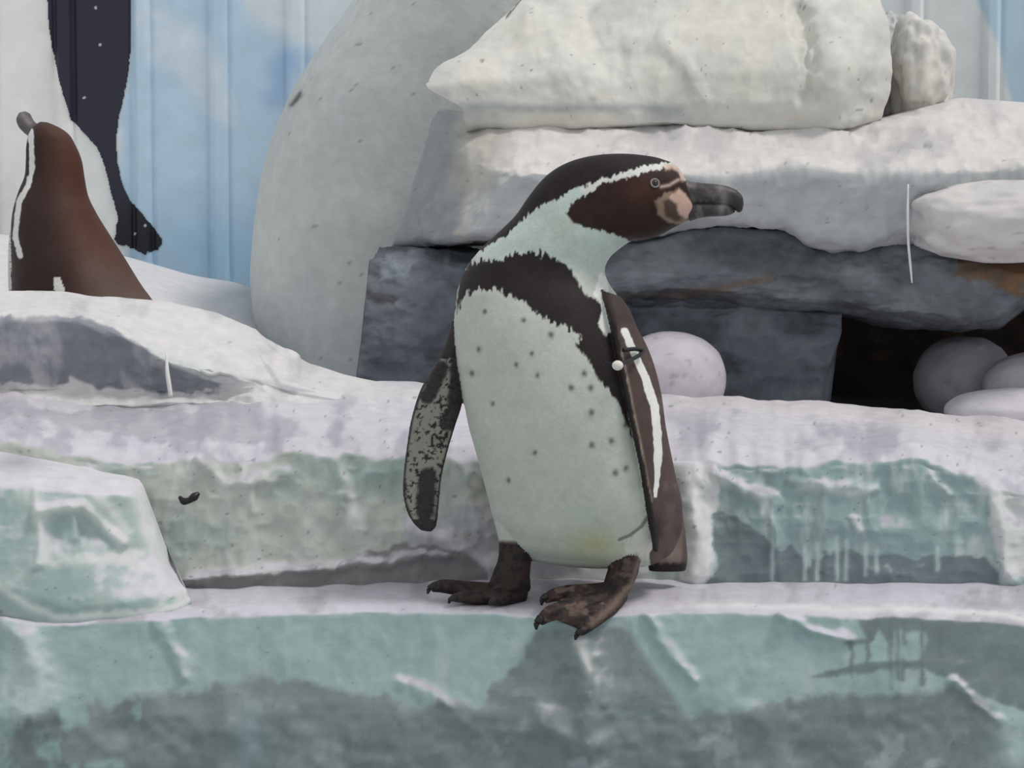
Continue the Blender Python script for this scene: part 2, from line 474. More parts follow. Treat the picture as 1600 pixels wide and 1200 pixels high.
TOP2F = [(-440, 640), (0, 668), (60, 676), (130, 690), (220, 700), (300, 690), (400, 694), (460, 684), (520, 692), (560, 684), (640, 690), (720, 696), (1000, 690), (1080, 700),
         (1130, 706), (1260, 706), (1350, 702), (1450, 700), (1500, 716), (1550, 740), (1600, 752), (2050, 770)]
BACK2 = [(-440, 590), (430, 588), (560, 592), (640, 600), (760, 606), (1030, 616), (1140, 612), (1220, 616), (1300, 625), (1380, 634), (1450, 642), (1530, 650), (1600, 656), (2050, 670)]
TOP2F = rough_line(TOP2F, 14, 405, 34)
RIDGE2 = [([(1050, 720), (1075, 770), (1090, 830), (1095, 900)], 24, .018), ([(1110, 742), (1160, 765), (1203, 780), (1206, 850)], 8, .007),
          ([(1480, 715), (1530, 745), (1555, 790), (1565, 850), (1580, 905)], 16, .014), ([(1450, 745), (1480, 768)], 7, .006),
          ([(505, 690), (540, 760), (560, 830)], 9, .006), ([(380, 720), (400, 800)], 8, .004), ([(300, 700), (350, 756), (420, 745)], 9, .007),
          ([(640, 830), (700, 845), (760, 880)], 16, .012), ([(290, 905), (420, 895), (520, 885), (700, 870)], 9, .008), ([(700, 700), (740, 760), (760, 830)], 12, .008),
          ([(1335, 812), (1345, 830)], 6, .005), ([(1240, 755), (1310, 765), (1370, 760)], 9, .006), ([(1290, 705), (1340, 712), (1390, 705)], 6, .006)]
def disp2(P, N, px, py):
    vis = (P[..., 1] < 0.80)
    up = sst(0.4, 0.9, N[..., 2])
    d = 0.012 * fbm(P, (8, 8, 7), 4, 4) * (1 - .65 * up) + 0.007 * fbm(P, (17, 17, 15), 3, 5, ridged=True) * (1 - .6 * up)
    d += .010 * up * fbm(P, (9, 5, 9), 4, 8)
    q1 = fbm(pix3(px, py, 1 / 50.), 1, 3, 21) ; q2 = fbm(pix3(px, py, 1 / 50.), 1, 3, 22)
    for pl, w, a in RIDGE2: d += a * g(dist(px + 18 * q1, py + 14 * q2, pl), w) * (1 - up)
    return d * vis

def col2(P, N, px, py):
    w = fbm(pix3(px, py, 1 / 50.), 1, 5, 51); w2 = fbm(pix3(px, py, 1 / 14.), 1, 4, 53); w3 = fbm(pix3(px, py * .4, 1 / 24.), 1, 4, 55)
    X, Yp = px + 6 * w2 + 6 * w, py + 8 * w2 + 10 * w
    c = np.broadcast_to(np.array(GREENISH, float), P.shape).copy()
    c = mixc(c, (146, 168, 168), sst(980, 1130, px))
    c = mixc(c, (148, 172, 170), g(np.hypot((px - 590) / 60, (py - 735) / 40), 1) * .7)
    c = mixc(c, (206, 210, 206), sst(.05, .45, w3) * .55)
    c = mixc(c, (150, 172, 170), sst(.05, .45, -w) * .5)
    for pl, wd, a in RIDGE2: c = mixc(c, (226, 226, 224), g(dist(px + 16 * w + 8 * w2, py + 10 * w + 5 * w2, pl), wd) * .65 * sst(-.5, .2, w3))
    c = mixc(c, (228, 227, 226), sp(X, Yp, [(1035, 700), (1110, 705), (1125, 770), (1115, 860), (1100, 915), (1060, 905), (1070, 830)]) * .8)
    c = mixc(c, (216, 216, 214), sp(X, Yp, [(1545, 730), (1700, 740), (1700, 900), (1570, 900), (1548, 830)]) * .8)
    c = mixc(c, (176, 176, 182), sp(X, Yp, [(630, 810), (760, 790), (1010, 860), (1010, 905), (620, 905)]) * .7)
    band = sp(X, Yp, [(280, 906), (420, 896), (520, 886), (560, 868), (640, 850), (720, 858), (760, 890), (760, 930), (280, 932)])
    c = mixc(c, (120, 116, 118), band * .8)
    c = mixc(c, (200, 200, 196), g(py - np.interp(px, [280, 420, 540], [895, 886, 876]) + 4 * w2, 6) * ((px > 290) & (px < 540)) * .7)
    low = sp(X, Yp, [(1112, 800), (1150, 806), (1180, 830), (1205, 850), (1215, 862), (1240, 856), (1262, 880), (1285, 862), (1330, 858), (1350, 872), (1400, 866), (1440, 870), (1540, 872), (1560, 895),
                         (1564, 930), (1100, 930), (1118, 880)])
    c = mixc(c, (106, 118, 122), low * .85)
    for x, a, b in ((1207, 790, 910), (1258, 860, 905), (1278, 850, 905), (1308, 840, 905), (1322, 845, 905), (1353, 850, 898), (1370, 860, 895), (1465, 855, 890)):
        c = mixc(c, (186, 204, 202), g(dist(px + 2 * w2, py, [(x, a), (x, b)]), 3.6) * .8)
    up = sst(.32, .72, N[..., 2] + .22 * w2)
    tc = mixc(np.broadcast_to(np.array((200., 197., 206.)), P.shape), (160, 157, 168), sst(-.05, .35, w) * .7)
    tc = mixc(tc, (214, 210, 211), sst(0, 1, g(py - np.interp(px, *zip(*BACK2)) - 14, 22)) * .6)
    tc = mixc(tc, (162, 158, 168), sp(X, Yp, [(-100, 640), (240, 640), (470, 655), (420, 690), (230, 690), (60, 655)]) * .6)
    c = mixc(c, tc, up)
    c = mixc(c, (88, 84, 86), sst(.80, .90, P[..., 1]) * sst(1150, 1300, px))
    specks = (fbm(pix3(px, py, 1 / 7.), 1, 2, 61) > 0.69)
    c = mixc(c, (86, 92, 96), specks * .4)
    return c + (w2 * 5)[..., None]

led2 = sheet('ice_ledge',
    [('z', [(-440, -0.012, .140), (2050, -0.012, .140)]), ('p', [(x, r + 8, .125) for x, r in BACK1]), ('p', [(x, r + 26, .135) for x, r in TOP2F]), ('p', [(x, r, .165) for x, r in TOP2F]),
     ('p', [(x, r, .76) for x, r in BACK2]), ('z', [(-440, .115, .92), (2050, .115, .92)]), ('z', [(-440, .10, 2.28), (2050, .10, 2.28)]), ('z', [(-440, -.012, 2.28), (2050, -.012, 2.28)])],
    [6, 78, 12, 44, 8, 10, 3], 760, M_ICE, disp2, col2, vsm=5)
tag(led2, 'broad middle ice ledge, white on top and grey green down its face', 'rock ledge')

# block standing forward at the left end of the middle ledge
def dispb(P, N, px, py):
    d = .008 * fbm(P, (9, 9, 8), 4, 12) + .002 * fbm(P, (24, 24, 20), 3, 13, ridged=True)
    for pl, w, a in (([(60, 800), (130, 790), (190, 850)], 9, .010), ([(55, 770), (65, 850), (60, 880)], 8, .006), ([(110, 795), (118, 840)], 7, .006)):
        d += a * g(dist(px, py, pl), w)
    d -= .012 * g(np.hypot((px - 150) / 32, (py - 830) / 26), 1) + .010 * g(np.hypot((px - 85) / 26, (py - 835) / 30), 1)
    return d * (P[..., 1] < .125)
def colb(P, N, px, py):
    w = fbm(pix3(px, py, 1 / 45.), 1, 5, 71); w2 = fbm(pix3(px, py, 1 / 14.), 1, 4, 73)
    c = np.broadcast_to(np.array((158., 178., 175.)), P.shape).copy()
    c = mixc(c, (180, 190, 187), sst(0, .4, w) * .5)
    for pl, wd in (([(215, 770), (240, 850), (285, 925)], 16), ([(60, 800), (130, 792), (190, 850)], 8), ([(20, 730), (60, 790), (70, 870)], 12), ([(50, 880), (160, 872), (220, 860)], 8), ([(-40, 900), (0, 918), (50, 950), (95, 966), (160, 962), (230, 955), (290, 942)], 7), ([(150, 770), (200, 830)], 10)):
        c = mixc(c, (226, 226, 224), g(dist(px + 6 * w2, py + 6 * w2, pl), wd) * .75)
    up = sst(.25, .65, N[..., 2] + .25 * w2)
    tc = mixc(np.broadcast_to(np.array((204., 202., 207.)), P.shape), (150, 148, 158), g(np.hypot((px - 25) / 40, (py - 722) / 14), 1) * .7)
    c = mixc(c, tc, up)
    c = mixc(c, (84, 90, 94), (fbm(pix3(px, py, 1 / 7.), 1, 2, 75) > 0.69) * .4)
    return c + (w2 * 5)[..., None]
blk = sheet('ice_block',
    [('z', [(-440, -.010, .0), (292, -.010, .03)]), ('p', [(-440, 972, -.070), (0, 968, -.070), (60, 984, -.072), (100, 988, -.072), (200, 980, -.070), (270, 962, -.055), (296, 944, -.02)]), ('p', [(-440, 920, -.082), (0, 915, -.082), (100, 948, -.082), (200, 942, -.076), (270, 930, -.04), (290, 922, -.012)]), ('p', [(-440, 860, -.07), (110, 870, -.072), (240, 860, -.01), (270, 880, .03)]),
     ('p', [(-440, 760, -.05), (0, 760, -.05), (140, 770, -.045), (205, 775, -.01), (228, 790, .03)]), ('p', [(-440, 735, -.02), (0, 745, -.02), (140, 755, -.01), (190, 757, .01), (218, 760, .04)]),
     ('p', [(-440, 680, .145), (0, 700, .145), (110, 722, .145), (214, 748, .145)]), ('z', [(-440, -.01, .135), (280, -.01, .135)])],
    [4, 14, 26, 34, 10, 26, 6], 200, M_ICE, dispb, colb)
tag(blk, 'rounded pale teal ice block jutting forward onto the lowest ledge', 'rock')

# hump behind, with a hollow dark face
LIP = [(-440, 500), (0, 492), (60, 488), (120, 492), (180, 512), (230, 540), (270, 560), (330, 574), (400, 590), (450, 608), (520, 620), (600, 632), (690, 640)]
CREST = [(-440, 452), (0, 455), (100, 457), (180, 460), (260, 468), (340, 486), (390, 508), (430, 535), (480, 564), (540, 582), (600, 597), (690, 614)]
def disph(P, N, px, py):
    face = inpoly(px, py, [(-300, 500), (120, 500), (270, 565), (400, 600), (400, 630), (-300, 630)])
    d = .007 * fbm(P, (9, 9, 8), 4, 15)
    d += face * (.014 * fbm(P, (16, 16, 5), 3, 16))
    d += .006 * fbm(P, (30, 30, 24), 3, 14, ridged=True) * sst(470, 560, py) * (px < 470)
    return d * (P[..., 1] < .8) * (1 - .7 * sst(480, 620, px))
def colh(P, N, px, py):
    w = fbm(pix3(px, py, 1 / 45.), 1, 5, 81); w2 = fbm(pix3(px, py, 1 / 14.), 1, 4, 83); w3 = fbm(pix3(px - .35 * py, py * .55, 1 / 34.), 1, 5, 84)
    X, Yp = px + 6 * w2 + 8 * w, py + 8 * w2 + 6 * w
    c = np.broadcast_to(np.array((210., 208., 208.)), P.shape).copy()
    c = mixc(c, (182, 182, 185), sst(.0, .4, w) * .6)
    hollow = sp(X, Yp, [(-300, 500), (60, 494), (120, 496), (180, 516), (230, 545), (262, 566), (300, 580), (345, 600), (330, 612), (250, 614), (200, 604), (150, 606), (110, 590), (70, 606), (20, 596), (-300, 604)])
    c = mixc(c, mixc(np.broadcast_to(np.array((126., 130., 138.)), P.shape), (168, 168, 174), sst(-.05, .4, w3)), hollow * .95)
    c = mixc(c, (196, 204, 200), sp(X, Yp, [(215, 525), (260, 555), (330, 575), (350, 600), (300, 585), (240, 560)]) * .7)
    c = mixc(c, (150, 154, 162), sp(px, py, [(405, 555), (440, 600), (490, 612), (440, 614), (425, 590)]) * .6)
    c = mixc(c, (86, 92, 96), (fbm(pix3(px, py, 1 / 7.), 1, 2, 85) > 0.71) * .3)
    return c + (w2 * 5)[..., None]
hump = sheet('snow_hump',
    [('p', [(-440, 636, .50), (350, 636, .50), (500, 650, .46), (690, 668, .42)]), ('p', [(-440, 614, .51), (100, 612, .53), (260, 614, .54), (400, 618, .51), (560, 634, .47), (690, 652, .44)]), ('p', [(x, r + 8, .50 if x < 400 else .52) for x, r in LIP]), ('p', [(x, r, .52) for x, r in LIP]),
     ('p', [(x, r, .74) for x, r in CREST]), ('p', [(x, r + 14, .84) for x, r in CREST]), ('z', [(-440, .125, .88), (690, .125, .88)]), ('z', [(-440, .208, .74), (690, .19, .74)]), ('z', [(-440, .190, .52), (690, .182, .52)])],
    [8, 44, 6, 40, 6, 4, 4, 4], 330, M_ICE, disph, colh, vsm=4)
tag(hump, 'white snow hump with a hollow grey face on the middle ledge', 'rock')

# bank rising to the wall behind the small penguin
BANK = [(-1000, 300), (-100, 350), (0, 356), (60, 366), (150, 385), (210, 398), (300, 425), (380, 438), (420, 458), (455, 505), (490, 560), (520, 600)]
def colk(P, N, px, py):
    w = fbm(pix3(px, py, 1 / 60.), 1, 4, 91)
    c = np.broadcast_to(np.array((210., 209., 212.)), P.shape).copy()
    return mixc(c, (182, 188, 194), sst(260, 420, px + 40 * w) * .7)
bank = sheet('snow_bank',
    [('z', [(-1000, .10, 1.14), (520, .10, 1.14)]), ('p', [(x, min(r + 130, 652), 1.20) for x, r in BANK]), ('p', [(x, min(r + 30, 594), 1.9) for x, r in BANK]), ('p', [(x, min(r, 576), 2.15) for x, r in BANK]), ('z', [(-1000, .10, 2.22), (520, .10, 2.22)])],
    [6, 30, 10, 5], 160, M_ICE, lambda P, N, px, py: .012 * fbm(P, 4, 3, 17) * (P[..., 1] < 2.1), colk)
tag(bank, 'pale snow bank sloping against the painted wall', 'rock')

# ------------------------------------------------------------ iceberg dome and rocks
def loft_obj(name, R, n, seg, mat, disp, colf, sq=2.0):
    V, f4, f3 = loft(R, n, seg, sq)
    P = V[:-2].reshape(n, seg, 3)
    Pw = np.concatenate([P[:, -1:], P, P[:, :1]], 1)
    N = grid_normals(Pw)[:, 1:-1]
    if np.sum(N * (P - P.mean((0, 1))), -1).mean() < 0: N = -N
    px, py = proj(P)
    P = P + N * disp(P, N, px, py)[..., None]
    px, py = proj(P)
    c = colf(P, N, px, py).reshape(-1, 3)
    V = np.vstack([P.reshape(-1, 3), P[0].mean(0), P[-1].mean(0)])
    return mesh_np(name, V, f4, f3, mat, np.vstack([c, c[:1], c[-1:]]))

DOME = [(424, 613, 1000, 613), (414, 560, 990, 560), (402, 480, 980, 480), (399, 400, 970, 400), (406, 330, 960, 330), (420, 260, 950, 260), (440, 195, 940, 195),
        (468, 135, 930, 135), (508, 75, 915, 75), (548, 20, 900, 20), (585, -40, 885, -40), (640, -110, 860, -110), (710, -150, 800, -150)]
def cold(P, N, px, py):
    w = fbm(pix3(px, py, 1 / 120.), 1, 4, 101); w2 = fbm(pix3(px, py, 1 / 14.), 1, 4, 103)
    c = np.broadcast_to(np.array((192., 197., 196.)), P.shape).copy()
    c = mixc(c, (204, 208, 204), sst(-.1, .4, w) * .6)
    c = mixc(c, (176, 184, 188), sst(380, 600, py) * .5)
    c = mixc(c, (70, 66, 64), g(dist(px + 5 * w2, py, [(455, 163), (470, 146)]), 4) * .8)
    c = mixc(c, (90, 92, 92), (fbm(pix3(px, py, 1 / 8.), 1, 2, 105) > .70) * .4)
    return c + (w2 * 4)[..., None]
dome = loft_obj('iceberg_dome', [r + (1.78, .40) for r in DOME], 180, 300, M_ICE,
    lambda P, N, px, py: .016 * fbm(P, (3, 3, 2), 4, 18) + .003 * fbm(P, (14, 14, 8), 3, 19), cold, sq=2.3)
tag(dome, 'tall smooth grey white iceberg dome before the painted wall', 'rock')

# dark bare lower rock
def disp_r(P, N, px, py):
    return (.016 * fbm(P, (6, 6, 14), 4, 22) + .006 * fbm(P, (24, 24, 34), 3, 23, ridged=True)) * (P[..., 1] < 1.15)
def col_r(P, N, px, py):
    w = fbm(pix3(px * .5, py, 1 / 40.), 1, 5, 111); w2 = fbm(pix3(px, py, 1 / 14.), 1, 4, 113)
    c = np.broadcast_to(np.array((96., 102., 110.)), P.shape).copy()
    c = mixc(c, (120, 127, 133), sst(0, .4, w) * .6)
    c = mixc(c, (64, 67, 74), sst(0.05, .4, -w) * .6)
    c = mixc(c, (62, 60, 62), sp(px + 8 * w2, py + 6 * w2, [(575, 455), (620, 462), (615, 474), (575, 470)]) * .8)
    c = mixc(c, (104, 84, 72), sst(0.1, .4, fbm(pix3(px, py, 1 / 20.), 1, 3, 115)) * (px > 1220) * (py > 560) * .7)
    c = mixc(c, (166, 176, 184), sp(px + 8 * w2, py + 6 * w2, [(600, 395), (660, 388), (640, 430), (590, 440)]) * .4)
    return c + (w2 * 6)[..., None]
low = sheet('dark_rock',
    [('z', [(553, .11, .93), (1292, .11, .93)]), ('p', [(556, 590, .93), (900, 590, .94), (1285, 600, .94)]), ('p', [(563, 540, .92), (900, 520, .93), (1316, 520, .95)]),
     ('p', [(570, 470, .93), (840, 470, .93), (900, 478, .94), (1180, 484, .95), (1316, 490, .96)]), ('p', [(577, 405, .97), (835, 425, .96), (885, 458, .97), (1000, 452, .97), (1180, 464, .97), (1318, 478, .99)]),
     ('p', [(590, 388, 1.04), (835, 405, 1.04), (885, 456, 1.03), (1000, 450, 1.03), (1180, 464, 1.03), (1318, 478, 1.04)]), ('p', [(600, 382, 1.25), (830, 386, 1.25), (885, 470, 1.25), (1180, 476, 1.25), (1318, 488, 1.25)]), ('z', [(553, .11, 1.25), (1292, .11, 1.25)])],
    [6, 22, 26, 24, 14, 5, 3], 300, M_ROCK, disp_r, col_r)
tag(low, 'dark slate grey bare rock face at the left of the cave mouth', 'rock')

LIPB = [(612, 392), (690, 384), (745, 374), (800, 372), (1000, 372), (1080, 352), (1160, 348), (1230, 354), (1262, 378), (1300, 386), (1350, 386), (1400, 374), (1440, 372), (1500, 392), (2050, 400)]
def lipb(x): return float(np.interp(x, [a for a, b in LIPB], [b for a, b in LIPB]))
ROOFB = [(880, 470), (960, 472), (1040, 466), (1100, 468), (1180, 480), (1250, 487), (1310, 488), (1360, 497), (1420, 506), (1500, 512), (1560, 506), (1600, 470), (1660, 440), (2050, 430)]
def col_m(P, N, px, py):
    w = fbm(pix3(px * .5, py, 1 / 40.), 1, 5, 121); w2 = fbm(pix3(px, py, 1 / 14.), 1, 4, 123)
    c = np.broadcast_to(np.array((108., 114., 120.)), P.shape).copy()
    c = mixc(c, (130, 136, 141), sst(0, .4, w) * .6)
    c = mixc(c, (74, 76, 82), sst(0.05, .4, -w) * .5)
    rust = sp(px + 14 * w2, py + 12 * w2, [(1485, 430), (1500, 405), (1560, 385), (2050, 385), (2050, 470), (1590, 465), (1540, 440)])
    c = mixc(c, (118, 88, 64), rust * (.55 + .4 * sst(-.2, .3, w2)))
    c = mixc(c, (112, 92, 76), g(dist(px, py + 6 * w2, [(960, 470), (1060, 462), (1140, 448), (1200, 434)]), 7) * .6)
    return c + (w2 * 6)[..., None]
ROOFX = list(range(880, 2051, 15))
mid = sheet('dark_rock',
    [('p', [(x, r + 6, 1.30) for x, r in ROOFB]), ('p', [(x, r + 2, .96) for x, r in ROOFB]), ('p', [(x, r - 14, .885) for x, r in ROOFB]), ('p', [(x, 430, .87) for x, r in ROOFB]), ('p', [(x, lipb(x) + 14, .90) for x in ROOFX]),
     ('p', [(x, lipb(x) + 6, .93) for x in ROOFX]), ('p', [(x, 392, 1.30) for x in ROOFX])],
    [10, 12, 24, 18, 14, 4], 320, M_ROCK, lambda P, N, px, py: .9 * disp_r(P, N, px, py), col_m)
tag(mid, 'dark grey rock layer roofing the cave, rusty at one end', 'rock')

# cave back
def col_c(P, N, px, py):
    w = fbm(pix3(px, py, 1 / 30.), 1, 4, 131)
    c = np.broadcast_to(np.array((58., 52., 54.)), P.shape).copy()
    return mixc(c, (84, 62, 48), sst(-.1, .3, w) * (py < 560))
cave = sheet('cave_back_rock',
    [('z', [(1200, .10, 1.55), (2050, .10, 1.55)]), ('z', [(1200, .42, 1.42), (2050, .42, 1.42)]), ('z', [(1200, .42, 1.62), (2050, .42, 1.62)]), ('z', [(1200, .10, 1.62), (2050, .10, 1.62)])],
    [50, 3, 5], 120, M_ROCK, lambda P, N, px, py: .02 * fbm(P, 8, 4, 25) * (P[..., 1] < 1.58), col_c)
tag(cave, 'blackish brown rock closing the back of the cave', 'rock')

# broad overhanging slab
LIPT = [(672, 196), (722, 236), (772, 262), (820, 262), (900, 258), (1000, 256), (1060, 262), (1110, 272), (1180, 268), (1230, 258), (1300, 262), (1420, 266), (1500, 262), (1600, 258), (2050, 258)]
TOPB = [(690, 166), (760, 176), (1000, 182), (1100, 190), (1250, 194), (1380, 178), (1440, 160), (1500, 146), (1600, 154), (2050, 160)]
def yb(x): return float(np.interp(x, [612, 690, 755], [1.14, .95, .835]))
def yt(x): return float(np.interp(x, [672, 728, 790], [1.14, .96, .815]))
def disp_s(P, N, px, py):
    up = sst(.4, .9, N[..., 2])
    d = .020 * fbm(P, (5, 5, 7), 4, 27) + .005 * fbm(P, (26, 26, 22), 3, 28, ridged=True)
    d -= .012 * g(dist(px, py, [(1215, 232), (1300, 238), (1400, 236), (1450, 232)]), 5) * up
    d += .010 * g(dist(px, py, [(1060, 215), (1200, 222), (1300, 205)]), 14)
    return d * (P[..., 1] < 1.06)
def col_s(P, N, px, py):
    w = fbm(pix3(px, py, 1 / 60.), 1, 5, 141); w2 = fbm(pix3(px, py, 1 / 14.), 1, 4, 143)
    X, Yp = px + 8 * w2 + 6 * w, py + 8 * w2 + 4 * w
    c = np.broadcast_to(np.array((176., 180., 182.)), P.shape).copy()
    c = mixc(c, (192, 194, 192), sst(0, .4, w) * .6)
    c = mixc(c, (150, 156, 164), sp(X, Yp, [(600, 400), (640, 300), (670, 170), (722, 180), (722, 300), (700, 400)], 10) * .0)
    c = mixc(c, (206, 200, 184), g(dist(X, Yp, [(735, 190), (745, 250), (725, 300), (715, 360)]), 13) * .6)
    c = mixc(c, (110, 118, 128), sp(X, Yp, [(1240, 400), (1300, 372), (1380, 345), (1420, 300), (1440, 320), (1440, 400)]) * .0)
    up = sst(.25, .65, N[..., 2] + .2 * w2)
    c = mixc(c, mixc(np.broadcast_to(np.array((208., 204., 202.)), P.shape), (176, 174, 176), sst(.0, .4, w) * .6), up)
    c = mixc(c, (140, 145, 150), sp(X, Yp, [(590, 410), (640, 300), (660, 160), (715, 170), (728, 240), (728, 300), (712, 360), (690, 410)], 14) * .9)  # left flank greyed so the colour carries its shade
    c = mixc(c, (178, 174, 164), sp(X, Yp, [(720, 170), (800, 170), (790, 230), (760, 300), (700, 300)], 22) * .7)  # cream-grey top, with some of the block corner's shadow in the colour
    c = mixc(c, (86, 90, 96), (fbm(pix3(px, py, 1 / 7.), 1, 2, 145) > 0.69) * .35)
    return c + (w2 * 5)[..., None]
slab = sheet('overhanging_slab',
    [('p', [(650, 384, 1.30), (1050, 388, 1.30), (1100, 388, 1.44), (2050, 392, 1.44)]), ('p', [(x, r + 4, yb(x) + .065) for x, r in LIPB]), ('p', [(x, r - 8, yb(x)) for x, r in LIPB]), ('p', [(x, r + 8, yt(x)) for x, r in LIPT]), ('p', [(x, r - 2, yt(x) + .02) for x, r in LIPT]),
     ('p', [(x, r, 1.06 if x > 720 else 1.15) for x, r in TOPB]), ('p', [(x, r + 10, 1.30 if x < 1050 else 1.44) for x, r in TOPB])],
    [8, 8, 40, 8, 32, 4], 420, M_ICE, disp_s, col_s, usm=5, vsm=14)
tag(slab, 'broad white topped slab overhanging the dark cave rocks', 'rock')

# upper block
def disp_u(P, N, px, py):
    d = .016 * fbm(P, (5, 5, 5), 4, 33) + .003 * fbm(P, (14, 14, 12), 3, 34, ridged=True)
    q1 = fbm(pix3(px, py, 1 / 45.), 1, 3, 21); px = px + 26 * q1; py = py + 18 * fbm(pix3(px, py, 1 / 45.), 1, 3, 22)
    d -= .02 * g(dist(px, py, [(1250, 0), (1262, 60), (1268, 150)]), 12)
    d += .008 * g(dist(px, py, [(1040, 60), (1070, 110), (1110, 160)]), 16) + .012 * g(dist(px, py, [(840, 60), (900, 150)]), 30) - .008 * g(dist(px, py, [(930, 20), (960, 110)]), 16)
    d += .025 * g(np.hypot((px - 1320) / 60, (py - 110) / 60), 1)
    return d * (P[..., 1] < 1.3)
def col_u(P, N, px, py):
    w = fbm(pix3(px, py, 1 / 70.), 1, 5, 151); w2 = fbm(pix3(px, py, 1 / 14.), 1, 4, 153)
    c = np.broadcast_to(np.array((206., 205., 199.)), P.shape).copy()
    c = mixc(c, (214, 210, 199), sst(0, .4, w) * .6)
    c = mixc(c, (178, 179, 177), sst(.0, .4, -w) * .5)
    c = mixc(c, (160, 164, 168), g(dist(px + 4 * w2, py + 4 * w2, [(720, 165), (850, 170), (1000, 168), (1060, 175)]), 7) * .6)  # shadow in the groove below the block, drawn as a darker line
    c = mixc(c, (80, 82, 84), (fbm(pix3(px, py, 1 / 7.), 1, 2, 155) > 0.67) * .4)
    return c + (w2 * 5)[..., None]
upb = sheet('upper_ice_block',
    [('z', [(740, .58, 1.25), (1380, .58, 1.25)]), ('p', [(728, 196, 1.0), (1000, 200, .985), (1250, 206, .975), (1330, 198, .965), (1372, 186, 1.03)]), ('p', [(722, 168, .985), (1000, 164, .985), (1300, 160, .945), (1384, 150, 1.03)]),
     ('p', [(664, 138, .985), (740, 128, .985), (1000, 120, 1.0), (1300, 110, .955), (1388, 110, 1.04)]), ('p', [(676, 116, 1.02), (1000, 60, 1.05), (1300, 50, .99), (1388, 60, 1.07)]), ('p', [(740, 72, 1.12), (1000, -10, 1.14), (1280, -10, 1.07), (1374, 5, 1.13)]),
     ('p', [(820, 5, 1.22), (1340, -70, 1.25)]), ('p', [(900, -90, 1.34), (1280, -160, 1.36)]), ('z', [(900, .59, 1.38), (1280, .59, 1.38)])],
    [4, 14, 16, 22, 26, 24, 10, 4], 340, M_ICE, disp_u, col_u, vsm=4)
tag(upb, 'big creamy white ice block resting on the overhanging slab', 'rock')

def boulder(name, px, row, Y, rx, ry, rd, col, label, seed, mat=M_STONE, amp=.04, cat='boulder', group=None, sq=2.2, col2=None):
    """superellipsoid boulder; rx, ry in pixels at depth Y, rd in metres"""
    c = at(px, row, Y); k = (Y - CAM_Y) / F
    n, m = 64, 96
    th = np.linspace(0.02, np.pi - .02, n); ph = np.linspace(0, 2 * np.pi, m, endpoint=False)
    T, H = np.meshgrid(th, ph, indexing='ij')
    D = np.stack([np.sin(T) * np.cos(H), np.sin(T) * np.sin(H), np.cos(T)], -1)
    D2 = np.sign(D) * np.abs(D) ** (2 / sq)
    D2 = D2 / (np.sum(np.abs(D2) ** sq, -1, keepdims=True) ** (1 / sq))
    r = 1 + amp * fbm(D, 1.6, 3, seed) * 2 + amp * .12 * fbm(D, 7, 3, seed + 1)
    P = D2 * r[..., None] * np.array([rx * k, rd, ry * k]) + c
    V = np.vstack([P.reshape(-1, 3), P[0].mean(0), P[-1].mean(0)])
    f4 = grid_faces(n, m, wrap_u=True)[:, ::-1]
    f3 = []
    for j in range(m):
        q = (j + 1) % m
        f3.append((n * m, j, q)); f3.append((n * m + 1, (n - 1) * m + q, (n - 1) * m + j))
    w = fbm(P, 18, 4, seed + 2)
    cc = np.broadcast_to(np.array(col, float), P.shape).copy()
    if col2: cc = mixc(cc, col2, sst(0, .4, w) * .7)
    cc = mixc(cc, (120, 118, 120), (fbm(P, 90, 2, seed + 4) > .62) * .3)
    cc = (cc + (w * 8)[..., None]).reshape(-1, 3)
    o = mesh_np(name, V, f4, f3, mat, np.vstack([cc, cc[:1], cc[-1:]]))
    return tag(o, label, cat, group)

boulder('ice_lump', 1588, 342, .842, 172, 66, .105, (208, 204, 203), 'rounded white lump bulging from the slab above the rust stain', 201, M_ICE, .09, 'rock', sq=2.25, col2=(186, 184, 186))
boulder('ice_rock', 1438, 112, 1.15, 50, 80, .08, (212, 208, 200), 'small cream white rock wedged beside the upper block', 205, M_ICE, .14, 'rock', sq=2.2, col2=(196, 194, 192))
boulder('ice_rock', 1388, 106, 1.29, 28, 88, .065, (188, 188, 190), 'narrow grey rock in the gap behind the upper block', 209, M_ICE, .10, 'rock', sq=2.4)
boulder('boulder', 1046, 593, .852, 90, 75, .074, (198, 192, 200), 'smooth pale boulder behind the standing penguin', 213, amp=.02, sq=2.1)
boulder('boulder', 1506, 597, 1.12, 78, 73, .080, (172, 168, 176), 'grey egg shaped boulder inside the cave mouth', 217, amp=.03, sq=2.1)
boulder('boulder', 1622, 606, 1.00, 86, 55, .070, (190, 186, 192), 'grey boulder leaning on the egg shaped one in the cave', 221, amp=.03)
boulder('boulder', 1592, 643, .84, 118, 37, .075, (206, 202, 208), 'broad white boulder at the rim of the middle ledge', 225, amp=.02)

def simple(name, geo, mat, label=None, cat=None, parent=None, cols=None):
    V, f4, f3 = geo
    o = mesh_np(name, V, f4, f3, mat, cols, parent)
    return tag(o, label, cat)
simple('drip_strand', tube([(1419, 288, .80, .0012), (1418, 330, .795, .002), (1419, 380, .80, .002), (1423, 420, .80, .002), (1425, 442, .80, .0012)], 20, 8), M_WHITEDRIP,
       'thin white strand hanging from the slab beside the white lump', 'drip')
simple('drip_strand', tube([(260, 552, .50, .0015), (261, 580, .490, .003), (264, 600, .488, .0035), (267, 620, .488, .003)], 16, 8), M_WHITEDRIP,
       'short white drip hanging over the hollow of the snow hump', 'drip')

